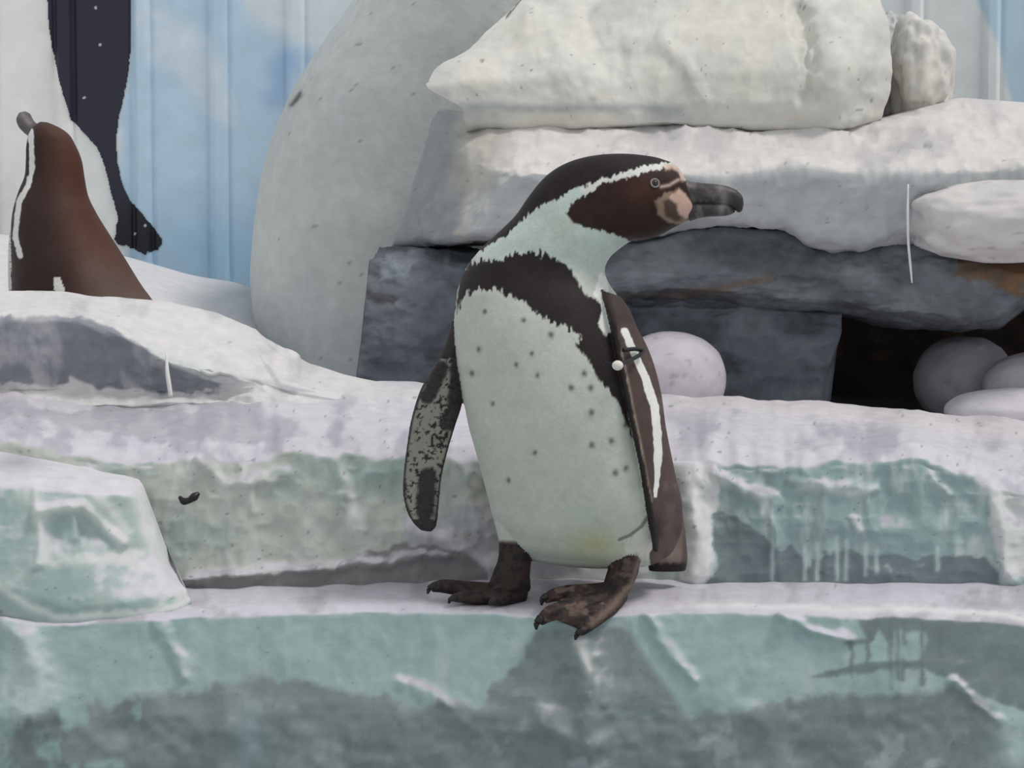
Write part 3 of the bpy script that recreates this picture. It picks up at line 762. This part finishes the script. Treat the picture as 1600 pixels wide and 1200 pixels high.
# ------------------------------------------------------------ penguins
def fuse(parts, voxel, name):
    """fuse overlapping closed shapes into one continuous skin; returns verts, faces and the part id of each vertex"""
    V, F4, F3, off, ids = [], [], [], 0, []
    for k, (v, f4, f3) in enumerate(parts):
        V.append(v); F4.append(f4 + off); F3.append(f3 + off); off += len(v); ids += [k] * len(v)
    V = np.vstack(V)
    o = mesh_np(name + '_tmp', V, np.vstack(F4), np.vstack(F3), M_FEATHER)
    md = o.modifiers.new('r', 'REMESH'); md.mode = 'VOXEL'; md.voxel_size = voxel; md.adaptivity = 0; md.use_smooth_shade = True
    sm = o.modifiers.new('s', 'SMOOTH'); sm.factor = .5; sm.iterations = 4
    dg = bpy.context.evaluated_depsgraph_get(); dg.update()
    me = bpy.data.meshes.new_from_object(o.evaluated_get(dg))
    me.name = name
    old = o.data
    bpy.data.objects.remove(o); bpy.data.meshes.remove(old)
    n = len(me.vertices)
    co = np.empty(n * 3); me.vertices.foreach_get('co', co); co = co.reshape(-1, 3)
    no = np.empty(n * 3); me.vertices.foreach_get('normal', no); no = no.reshape(-1, 3)
    kd = kdtree.KDTree(len(V))
    for i, v in enumerate(V): kd.insert(v, i)
    kd.balance()
    ids = np.array(ids)
    pid = np.array([ids[kd.find(c)[1]] for c in co])
    me.polygons.foreach_set('use_smooth', np.ones(len(me.polygons), bool))
    if not me.materials: me.materials.append(M_FEATHER)
    return me, co, no, pid

def c1(pts): return [(680 + x / 3.2, 220 + y / 3.2) for x, y in pts]       # notes taken in enlarged crops
def c2(pts): return [(600 + x / 2.2222, 480 + y / 2.2222) for x, y in pts]

BODY = [  # left/dorsal edge, right/ventral edge, depth, half depth
    (880, 884, 945, 888, .020, .010), (830, 874, 1000, 884, .020, .040), (797, 856, 1036, 872, .018, .064), (777, 826, 1060, 842, .013, .085), (762, 775, 1066, 792, .005, .098), (746, 715, 1054, 735, .000, .104),
    (731, 660, 1041, 670, -.003, .107), (721, 600, 1031, 604, -.004, .106), (713, 545, 1014, 548, -.003, .102), (710, 495, 990, 502, 0, .096), (715, 452, 968, 466, .002, .086),
    (730, 416, 950, 440, .004, .076), (754, 386, 945, 420, .002, .068), (782, 360, 954, 401, -.004, .062), (806, 336, 969, 388, -.010, .057), (826, 307, 988, 376, -.014, .053),
    (849, 279, 1010, 374, -.017, .050), (880, 257, 1034, 366, -.020, .047), (916, 245, 1052, 356, -.022, .044), (960, 240, 1064, 350, -.024, .040), (1002, 242, 1074, 345, -.024, .034),
    (1036, 249, 1081, 340, -.024, .028), (1060, 262, 1085, 334, -.024, .021), (1072, 282, 1084, 326, -.024, .012)]
FLIP_L = [  # viewer's left flipper: outer, inner
    (706, 500, 730, 505, .01, .016), (698, 530, 722, 540, .008, .016), (682, 568, 722, 585, .004, .013), (658, 606, 722, 630, -.002, .010), (643, 652, 712, 664, -.008, .008), (635, 700, 700, 704, -.012, .007),
    (630, 745, 690, 748, -.016, .0062), (631, 782, 686, 788, -.018, .0056), (642, 812, 683, 816, -.018, .005), (650, 822, 680, 825, -.018, .0045), (658, 829, 674, 831, -.018, .003)]
FLIP_R = [  # viewer's right flipper, lying along the flank
    (944, 455, 966, 462, -.045, .012, .02), (952, 480, 978, 482, -.058, .013, .03), (958, 510, 990, 508, -.067, .012, .036), (965, 550, 1004, 546, -.073, .011, .042), (973, 592, 1018, 590, -.076, .0105, .046), (983, 640, 1030, 638, -.077, .010, .048),
    (993, 690, 1035, 688, -.077, .0095, .046), (1003, 735, 1034, 734, -.075, .008, .04), (1011, 780, 1031, 780, -.072, .0068, .03), (1017, 825, 1029, 825, -.068, .0052, .02), (1022, 862, 1027, 862, -.064, .003, .006)]
TAIL = [(1000, 780, 1064, 786, .04, .04), (1012, 820, 1070, 824, .050, .032), (1014, 850, 1073, 852, .058, .024), (1012, 876, 1074, 876, .062, .018), (1014, 892, 1071, 892, .064, .010)]
LEG_L = [(772, 815, 848, 825, -.004, .034), (779, 845, 840, 850, -.008, .025), (779, 868, 832, 868, -.010, .021), (769, 898, 828, 900, -.012, .020), (762, 920, 826, 922, -.014, .020), (768, 938, 822, 940, -.014, .016)]
LEG_R = [(945, 820, 1022, 826, -.024, .036), (955, 848, 1008, 852, -.028, .026), (956, 868, 1001, 872, -.030, .021), (949, 892, 997, 896, -.034, .019), (943, 914, 986, 920, -.038, .018), (945, 934, 976, 940, -.042, .014)]
def toe(pts): return tube(pts, 22, 14)
TOES_L = [toe([(812, 926, -.012, .013), (770, 925, -.020, .012), (725, 920, -.032, .0105), (690, 915, -.038, .009), (674, 918, -.042, .006)]),
          toe([(812, 928, -.014, .013), (775, 932, -.036, .011), (745, 934, -.050, .0095), (722, 932, -.058, .008), (708, 935, -.062, .005)]),
          toe([(812, 928, -.012, .012), (800, 932, -.036, .010), (782, 936, -.056, .009), (770, 938, -.066, .006)]),
          toe([(815, 910, -.004, .008), (822, 905, .002, .006), (824, 915, .003, .004)]),
          toe([(812, 850, .0, .010), (832, 854, -.004, .008), (837, 860, -.006, .005)])]
TOES_R = [toe([(960, 926, -.044, .015), (925, 927, -.052, .0125), (890, 926, -.060, .0105), (862, 930, -.068, .0085), (850, 938, -.072, .005)]),
          toe([(962, 930, -.046, .015), (925, 944, -.068, .013), (890, 951, -.084, .0115), (858, 958, -.096, .0105), (842, 972, -.100, .006)]),
          toe([(966, 928, -.046, .014), (952, 948, -.070, .012), (932, 966, -.090, .010), (914, 982, -.102, .0075), (906, 990, -.104, .0045)])]
def web(a, b, ya, yb, pts):  # thin skin between toes
    return loft(pts, 16, 24)
WEBS = [loft([(925, 940, 950, 962, -.078, .010), (898, 950, 930, 972, -.093, .008), (876, 958, 916, 980, -.099, .006), (862, 966, 908, 984, -.101, .004)], 14, 20),
        loft([(958, 918, 964, 944, -.05, .012), (925, 928, 930, 958, -.070, .012), (895, 930, 900, 962, -.078, .012), (872, 938, 884, 962, -.084, .008)], 14, 20),
        loft([(955, 930, 960, 950, -.062, .014), (925, 945, 935, 964, -.086, .010), (898, 958, 918, 970, -.094, .007)], 12, 20),
        loft([(812, 920, 812, 938, -.02, .022), (775, 922, 778, 938, -.036, .022), (742, 922, 742, 936, -.044, .014), (720, 922, 720, 932, -.046, .010)], 14, 20)]
parts = [loft(BODY, 300, 200, 2.1), loft(FLIP_L, 200, 60), loft(FLIP_R, 220, 60), loft(TAIL, 90, 80, 2.4), loft(LEG_L, 130, 100), loft(LEG_R, 130, 100)] + TOES_L + TOES_R + WEBS
me, co, no, pid = fuse(parts, 0.0016, 'body')

px, py = proj(co)
e = fbm(pix3(px, py, 1 / 4.5), (1, .55, 1), 2, 301); e2 = fbm(pix3(px, py, 1 / 18.), 1, 3, 303)
e3 = fbm(pix3(px, py, 1.0), (1 / 3.2, 1 / 11., 1), 2, 307)
X, Yp = px + 2.0 * e + 3 * e2 + 2 * e3, py + 4 * e + 4 * e2 + 10 * e3
BELLY = (188., 192., 183.); DARK = (37, 30, 31); BACKB = (82, 67, 63); FACE = (48, 31, 27)
c = np.broadcast_to(np.array(BELLY), co.shape).copy()
# neck and belly
c = mixc(c, (192, 205, 200), sst(470, 380, py) * .8)
c = mixc(c, (178, 176, 138), g(np.hypot((px - 928) / 40, (py - 852) / 26), 1) * .75)
c = mixc(c, (176, 182, 172), sst(.1, .5, fbm(pix3(px, py, 1 / 60.), 1, 3, 305)) * .5)
# torso back: everything behind the flank line
FL = [(418, 951), (470, 966), (520, 985), (600, 998), (700, 1006), (780, 1012), (840, 1016), (900, 1016)]
back = (px + 2 * e > np.interp(py, [a for a, b in FL], [b for a, b in FL])) & (py > 418)
back |= (no[:, 1] > .30) & (py > 385)
c = mixc(c, BACKB, back)
c = mixc(c, (104, 89, 83), back * sst(.0, .5, e2) * .5)
c = mixc(c, (206, 204, 196), sp(X, Yp, [(1000, 826), (1016, 815), (1024, 850), (1012, 868), (980, 872), (975, 850)]))
c = mixc(c, (70, 66, 62), sst(3.5, 1.5, dist(px + e, py, [(1012, 808), (1003, 822), (985, 836), (968, 843)])) * (no[:, 1] < 0) * .5)
# breast band, running down the flank on the right
BANDP = c1([(108, 800), (130, 700), (175, 615), (250, 600), (350, 588), (450, 560), (550, 560), (620, 596), (680, 648), (720, 720), (760, 780), (822, 800), (835, 850), (815, 930), (850, 975), (885, 960)]) + \
    c2([(800, 60), (830, 250), (860, 440), (845, 420), (832, 370), (800, 310), (745, 245), (700, 172), (662, 122), (690, 100)]) + \
    c1([(690, 950), (600, 912), (520, 872), (450, 812), (380, 772), (280, 735), (200, 752), (135, 785), (112, 870)])
c = mixc(c, DARK, sp(X, Yp, BANDP, 2.2) * (no[:, 1] < .45))
STRIPER = c1([(828, 655), (858, 682), (868, 740), (872, 830), (884, 900), (862, 968), (835, 950), (812, 910), (832, 850), (822, 800), (790, 770)])
c = mixc(c, (220, 222, 218), sp(px + 1.5 * e + 2 * e3, py + 2 * e, STRIPER, 1.5) * (no[:, 1] < .5))
# crown and nape: dark above the white brow stripe (both sides of the head)
CROWN = c1([(1150, 112), (1050, 122), (960, 150), (880, 172), (800, 200), (700, 240), (610, 290), (500, 335), (430, 400), (370, 460), (250, 535), (180, 585), (140, 640), (110, 740), (92, 870),
            (0, 900), (0, 300), (300, -60), (1100, -60), (1190, 95)])
c = mixc(c, DARK, sp(px + e + 2 * e2 + 1.5 * e3, py + 2 * e + 2 * e2 + 5 * e3, CROWN, 1.6))
c = mixc(c, (36, 30, 30), (no[:, 1] > .35) & (py > 320) & (py <= 430) & (px < 935))
FACEP = c1([(1160, 138), (1080, 155), (1000, 180), (880, 202), (790, 242), (740, 280), (690, 308), (652, 360), (690, 408), (760, 432), (860, 455), (950, 486), (990, 512), (1120, 520), (1260, 460), (1340, 390), (1300, 220), (1230, 190), (1210, 130)])
c = mixc(c, (216, 216, 210), sst(15, 6, dist(px, py, c1([(760, 235), (900, 190), (1050, 145), (1140, 128)]))) * (1 - sp(px + e + 2 * e2 + 1.5 * e3, py + 2 * e + 2 * e2 + 5 * e3, CROWN, 1.6)))
fc = sp(px + e + 2 * e2 + 3 * e3, py + 2 * e + 2 * e2 + 4 * e3, FACEP, 1.6)
c = mixc(c, FACE, fc)
c = mixc(c, (84, 50, 40), fc * g(np.hypot((px - 1000) / 28, (py - 300) / 22), 1) * .6)
# bare pink skin at the bill base and brow
Xs, Ys = px + 2.5 * e + 5 * e2, py + 2.5 * e + 5 * e2
c = mixc(c, (150, 128, 112), sp(Xs, Ys, c1([(1090, 290), (1130, 270), (1210, 225), (1300, 330), (1310, 390), (1230, 420), (1160, 405), (1110, 370)])) * .9)
c = mixc(c, (74, 58, 52), sp(Xs, Ys, c1([(1135, 300), (1165, 285), (1205, 320), (1215, 370), (1245, 385), (1200, 398), (1150, 375)])) * .9)
c = mixc(c, (206, 170, 158), sp(Xs, Ys, c1([(1165, 285), (1210, 230), (1250, 260), (1300, 340), (1300, 380), (1250, 390), (1215, 360), (1205, 310)])) * .95)
c = mixc(c, (196, 172, 156), sp(Xs, Ys, c1([(1150, 118), (1200, 112), (1250, 150), (1255, 195), (1225, 200), (1215, 160), (1180, 140), (1150, 150)])) * .9)
c = mixc(c, (190, 172, 166), g(dist(px, py, c1([(1130, 230), (1170, 222), (1215, 195)])), 3.2) * .9)
# belly spots
for sx, sy in c2([(330, 148), (513, 160), (460, 200), (533, 237), (650, 280), (378, 335), (720, 365), (722, 480), (790, 465), (803, 575), (840, 560), (525, 505), (432, 600), (305, 230), (695, 230), (580, 95), (485, 45), (350, 15), (718, 280), (840, 410)]):
    rr = 3.2 if sx < 860 else 4.0
    c = mixc(c, (88, 84, 80), g(np.hypot((px - sx + 1.5 * e), (py - sy + 1.5 * e) * .8), rr) * .85 * (no[:, 1] < 0) * ((pid == 0)))
# left flipper: pale mottled underside, dark edge and tip
m = pid == 1
mot = fbm(pix3(px, py, 1 / 4.6), 1, 3, 311)
cf = np.broadcast_to(np.array((142., 138., 130.)), co.shape).copy()
cf = mixc(cf, (46, 42, 42), sst(.10, .22, mot + .25 * g(dist(px, py, [(705, 600), (690, 660), (672, 720)]), 12) - .1))
cf = mixc(cf, (44, 40, 40), sst(18, 10, dist(px + 3 * e, py, [(668, 745), (664, 800)]) * 1.0) * .9)
cf = mixc(cf, (44, 40, 42), sst(14, 8, dist(px + 2 * e, py, [(690, 575), (668, 620)])) * .9)
cf = mixc(cf, (44, 40, 42), sst(16, 10, dist(px + 3 * e, py, [(718, 560), (712, 640), (700, 660)])) * .85)
cf = mixc(cf, (44, 40, 42), ((py < 560) | (py > 812)) * .9)
ol = [(706, 500), (698, 530), (682, 568), (658, 606), (643, 652), (635, 700), (630, 745), (631, 782), (642, 812), (660, 829), (680, 826), (686, 788), (690, 748), (700, 704), (712, 664), (722, 630)]
cf = mixc(cf, (52, 46, 46), sst(5, 2, dist(px, py, ol)) * .8)
cf = mixc(cf, (66, 56, 54), no[:, 1] > .1)
c[m] = cf[m]
# right flipper: brown outside with cream leading line and white trailing stripe
m = pid == 2
cf = np.broadcast_to(np.array((80., 66., 62.)), co.shape).copy()
LEAD = c2([(820, 150), (843, 250), (866, 370), (890, 480), (910, 590), (926, 670)])
TRAIL = c2([(836, 85), (868, 155), (905, 240), (938, 340), (948, 420), (952, 500), (950, 580), (941, 655)])
cf = mixc(cf, (196, 182, 160), g(dist(px, py, LEAD), 3.0) * .8)
dt = dist(px + 1.5 * e, py, TRAIL)
cf = mixc(cf, (228, 226, 222), sst(9.0, 7.0, dt * np.interp(py, [505, 560, 620, 720, 785], [1.2, 1.4, 1.15, 1.15, 3.0])))
xl = np.interp(py, [480, 510, 550, 592, 640, 690, 735, 780, 825, 862], [952, 958, 965, 973, 983, 993, 1003, 1011, 1017, 1022])
cf = mixc(cf, (40, 34, 34), sst(8, 4, px - xl + 2 * e) * .9)
cf = mixc(cf, (44, 38, 38), sst(790, 830, py) * .9)
cf = mixc(cf, (62, 52, 50), sst(515, 495, py) * .9)
c[m] = cf[m]
# tail, legs, feet
m = pid == 3
cf = np.broadcast_to(np.array((132., 116., 108.)), co.shape).copy()
cf = mixc(cf, (190, 176, 158), g(np.hypot((px - 1046) / 14, (py - 862) / 14), 1) * .7)
cf = mixc(cf, (48, 42, 40), sst(876, 884, py + 4 * e)); cf = mixc(cf, (66, 56, 54), sst(1062, 1070, px) * .6)
c[m] = cf[m]
m = pid >= 4
mot = fbm(co, 160, 3, 321)
cf = np.broadcast_to(np.array((58., 46., 43.)), co.shape).copy()
cf = mixc(cf, (34, 30, 32), sst(-.05, .25, mot) * .85)
cf = mixc(cf, (112, 92, 82), sst(.15, .45, fbm(co, (70, 70, 120), 3, 323)) * .7 * (px > 850))
cf = mixc(cf, (150, 128, 116), g(dist(px + 3 * e, py, [(1000, 870), (985, 915), (955, 950), (925, 975)]), 7) * .6)
lx = np.where(px < 880, sst(852, 842, py + 3 * e2), sst(862, 850, py + 3 * e2))
cf = mixc(cf, BELLY, lx)
c[m] = cf[m]
c = c + (e2 * 6)[:, None]
setcol(me, c)

base = at(880, 936, -.01)
def penguin_root(loc, label):
    r = bpy.data.objects.new('penguin', None); r.location = loc; r.empty_display_size = .1
    COL.objects.link(r)
    return tag(r, label, 'penguin')
def adopt(o, root):
    o.parent = root; o.location = -Vector(root.location)
    return o
pen = penguin_root(tuple(base), 'black and white spotted penguin with banded flipper standing at the edge of the lowest ledge')
bo = bpy.data.objects.new('body', me); COL.objects.link(bo); adopt(bo, pen)

# bill
def bill_cols(V):
    bx, by = proj(V)
    n_ = fbm(pix3(bx, by, 1 / 9.), 1, 3, 331)
    cc = np.broadcast_to(np.array((52., 47., 48.)), V.shape).copy()
    cc = mixc(cc, (132, 128, 130), g(dist(bx + 3 * n_, by, [(1126, 294), (1132, 312), (1126, 330)]), 8) * .75)
    cc = mixc(cc, (112, 92, 84), g(dist(bx, by, [(1080, 312), (1105, 318)]), 6) * sst(-.2, .3, n_) * .7)
    cc = mixc(cc, (104, 96, 94), sst(.0, .35, fbm(pix3(bx, by, 1 / 12.), 1, 3, 333)) * .7)
    return mixc(cc, (34, 31, 34), sst(1140, 1150, bx))
UP = [(1060, 276, 1072, 322, -.024, .018), (1078, 283, 1086, 322, -.026, .0165), (1100, 286, 1103, 321, -.028, .0145), (1122, 288, 1122, 322, -.030, .0125), (1140, 292, 1139, 324, -.031, .0105),
      (1153, 299, 1149, 329, -.032, .0085), (1161, 310, 1155, 332, -.033, .006), (1162, 319, 1159, 330, -.033, .003)]
LO = [(1066, 312, 1078, 346, -.024, .0175), (1084, 313, 1090, 342, -.026, .0155), (1104, 314, 1107, 339, -.028, .0135), (1124, 315, 1126, 338, -.030, .0115), (1140, 318, 1140, 336, -.031, .008), (1148, 326, 1148, 332, -.031, .004)]
for nm, R in (('upper_bill', UP), ('lower_bill', LO)):
    gV, g4, g3 = loft(R, 60, 40, 2.2)
    adopt(mesh_np(nm, gV, g4, g3, M_BILL, bill_cols(gV)), pen)

def ball(ctr, r, n=16, m=24, sc=(1, 1, 1)):
    th = np.linspace(.05, np.pi - .05, n); ph = np.linspace(0, 2 * np.pi, m, endpoint=False)
    T, H = np.meshgrid(th, ph, indexing='ij')
    P = np.stack([np.sin(T) * np.cos(H), np.sin(T) * np.sin(H), np.cos(T)], -1) * r * np.array(sc) + ctr
    V = np.vstack([P.reshape(-1, 3), P[0].mean(0), P[-1].mean(0)])
    f3 = []
    for j in range(m):
        q = (j + 1) % m
        f3.append((n * m, j, q)); f3.append((n * m + 1, (n - 1) * m + q, (n - 1) * m + j))
    return V, grid_faces(n, m, wrap_u=True)[:, ::-1], np.array(f3)

def ring(ctr, R, r, nrm, n=32, m=10, sc=1.0):
    nrm = np.asarray(nrm, float); nrm /= np.linalg.norm(nrm)
    a = np.cross(nrm, (0, 0, 1.0)); a /= np.linalg.norm(a); b = np.cross(a, nrm)
    t = np.linspace(0, 2 * np.pi, n, endpoint=False); s = np.linspace(0, 2 * np.pi, m, endpoint=False)
    T, Q = np.meshgrid(t, s, indexing='ij')
    rad = (R + r * np.cos(Q))[..., None]
    P = ctr + rad * (np.cos(T)[..., None] * a + sc * np.sin(T)[..., None] * b) + (r * np.sin(Q))[..., None] * nrm
    return P.reshape(-1, 3), grid_faces(n, m, True, True), np.zeros((0, 3), int)

# the eye sits on the head's skin: find the nearest skin point along the pixel's ray
def skin_at(sx, sy):
    d = np.hypot(px - sx, py - sy) + 1000 * (no[:, 1] > 0)
    k = np.argsort(d)[:12]
    return co[k].mean(0), no[k].mean(0)
for side in (1, -1):
    p, nn = skin_at(1023, 286)
    if side < 0: p = np.array([p[0], 2 * -.024 - p[1], p[2]]); nn = nn * np.array([1, -1, 1])
    ey = mesh_np('eye', *ball(p, .0042), M_EYE); adopt(ey, pen); ey['label'] = 'dark eye with a grey rim'
    er = mesh_np('eye_rim', *ring(p + nn * .0006, .0050, .0014, nn), M_EYERING); er.parent = ey

# claws
def claw(pts):
    o = mesh_np('claw', *tube(pts, 12, 8), M_CLAW); adopt(o, pen)
for q in ([(680, 915, -.042, .0055), (671, 918, -.046, .004), (668, 928, -.047, .0012)], [(712, 932, -.064, .005), (703, 937, -.067, .0035), (701, 943, -.068, .0012)],
          [(774, 936, -.066, .005), (766, 941, -.070, .0035), (764, 946, -.071, .0012)], [(853, 932, -.074, .005), (847, 936, -.077, .004), (846, 946, -.078, .0012)],
          [(845, 966, -.102, .006), (838, 974, -.106, .0042), (838, 984, -.107, .0014)], [(910, 984, -.104, .005), (901, 991, -.107, .0038), (899, 1000, -.108, .0012)],
          [(824, 912, .002, .004), (826, 918, .002, .003), (826, 924, .002, .001)]):
    claw(q)
# flipper band: black loop round the flipper with a pale bead
Bp = [(944, 566, -.135), (962, 572, -.142), (985, 563, -.112), (1003, 553, -.088), (1006, 547, -.080), (992, 545, -.092), (974, 547, -.108)]
Bw = np.array([list(at(a, b, y)) + [.0026] for a, b, y in Bp])
band = mesh_np('flipper_band', *tube_w(Bw, 40, 8), M_BAND); adopt(band, pen)
band['label'] = 'black identification band looped round the flipper'
bead = mesh_np('bead', *ball(at(965, 571, -.146), .0062, sc=(1.1, .8, 1)), M_BEAD); bead.parent = band

# ------------------------------------------------------------ the penguin behind the hump
PY = 1.02
B2 = [(70, 642, 190, 642, PY, .05), (36, 620, 236, 620, PY, .085), (22, 578, 262, 578, PY, .105), (16, 530, 262, 530, PY, .108), (18, 480, 244, 480, PY, .105), (20, 440, 220, 446, PY, .10), (19, 400, 194, 404, PY, .094), (18, 365, 171, 368, PY, .085),
      (22, 325, 148, 330, PY, .072), (30, 298, 137, 306, PY, .060), (39, 275, 132, 280, PY, .050), (41, 248, 127, 250, PY, .045), (42, 225, 117, 226, PY, .042), (47, 206, 104, 207, PY, .036), (54, 196, 88, 197, PY, .025), (63, 190, 74, 191, PY, .010)]
F2L = [(22, 335, 44, 335, PY, .022), (15, 370, 36, 372, PY - .005, .024), (13, 410, 32, 412, PY - .005, .022), (14, 460, 30, 460, PY, .018), (20, 520, 32, 520, PY, .012), (26, 548, 32, 548, PY, .005)]
F2R = [(150, 400, 170, 402, PY, .02), (180, 440, 206, 440, PY, .024), (214, 485, 246, 482, PY - .01, .024), (240, 530, 268, 524, PY - .03, .018), (262, 575, 276, 570, PY - .03, .008)]
L2a = [(80, 620, 130, 620, PY, .03), (84, 646, 124, 646, PY - .01, .026), (80, 659, 122, 659, PY - .01, .05)]
L2b = [(150, 620, 200, 620, PY, .03), (152, 646, 192, 646, PY - .01, .026), (150, 659, 194, 659, PY - .01, .05)]
T2 = [(120, 575, 170, 575, PY - .08, .02), (120, 610, 168, 610, PY - .09, .015), (128, 648, 160, 648, PY - .10, .008)]
me2, co2, no2, pid2 = fuse([loft(B2, 110, 80, 2.1), loft(F2L, 40, 24), loft(F2R, 40, 24), loft(L2a, 16, 20), loft(L2b, 16, 20), loft(T2, 16, 20)], .0022, 'body')
px2, py2 = proj(co2)
e = fbm(pix3(px2, py2, 1 / 5.), 1, 3, 341); e2 = fbm(pix3(px2, py2, 1 / 26.), 1, 3, 343)
c = np.broadcast_to(np.array((80., 50., 40.)), co2.shape).copy()
c = mixc(c, (98, 80, 74), sst(340, 430, py2 + .5 * (120 - px2)) * sst(70, 170, px2))
c = mixc(c, (50, 38, 36), sst(110, 45, px2 + 6 * e - .18 * (py2 - 240)) * .85)  # left side darkened: shade away from the sun, set in the plumage colour
c = mixc(c, (206, 210, 206), no2[:, 1] > .40)
c = mixc(c, (40, 34, 34), (no2[:, 1] > .1) & (px2 < 60) & (py2 > 215) & (py2 < 280))
WS = [(48, 205), (49, 230), (50, 262), (44, 290), (30, 315), (26, 345), (24, 372), (32, 400)]
c = mixc(c, (222, 222, 218), sst(5.5, 3.5, dist(px2 + 1.5 * e, py2, WS)) * (no2[:, 1] < .5))
c = mixc(c, (38, 32, 32), sst(4, 2.5, dist(px2 + e, py2, [(42, 225), (42, 272)])))
c = mixc(c, (226, 224, 218), inpoly(px2 + 2 * e, py2 + 2 * e, [(84, 432), (94, 434), (102, 452), (100, 470), (86, 470)]) & (no2[:, 1] < 0))
m = pid2 == 1
c[m] = mixc(np.broadcast_to(np.array((44., 37., 36.)), co2.shape), (212, 212, 208), sst(24, 20, px2 + e) * sst(330, 350, py2))[m]
c[pid2 >= 3] = (56, 46, 44)
setcol(me2, c + (e2 * 6)[:, None])
pen2 = penguin_root(tuple(at(135, 661, PY)), 'brown backed penguin turned away behind the snow hump')
bo2 = bpy.data.objects.new('body', me2); COL.objects.link(bo2); adopt(bo2, pen2)
gV, g4, g3 = loft([(46, 214, 62, 196, PY + .03, .015), (36, 206, 54, 190, PY + .05, .014), (28, 196, 50, 184, PY + .065, .0125), (26, 184, 46, 177, PY + .08, .010), (30, 176, 40, 174, PY + .09, .005)], 40, 28)
bx, by = proj(gV)
cc = np.broadcast_to(np.array((66., 60., 60.)), gV.shape).copy()
cc = mixc(cc, (150, 142, 138), g(dist(bx, by, [(36, 180), (46, 192)]), 5) * .6)
adopt(mesh_np('bill', gV, g4, g3, M_BILL, cc), pen2)

# a dark curled scrap stuck on the middle ledge's face
sc = tube([(280, 776, .108, .002), (287, 784, .106, .005), (296, 782, .105, .004), (304, 776, .105, .006), (311, 770, .107, .002)], 24, 10)
simple('feather_scrap', sc, M_CLAW, 'small dark curled scrap clinging to the face of the middle ledge', 'scrap')
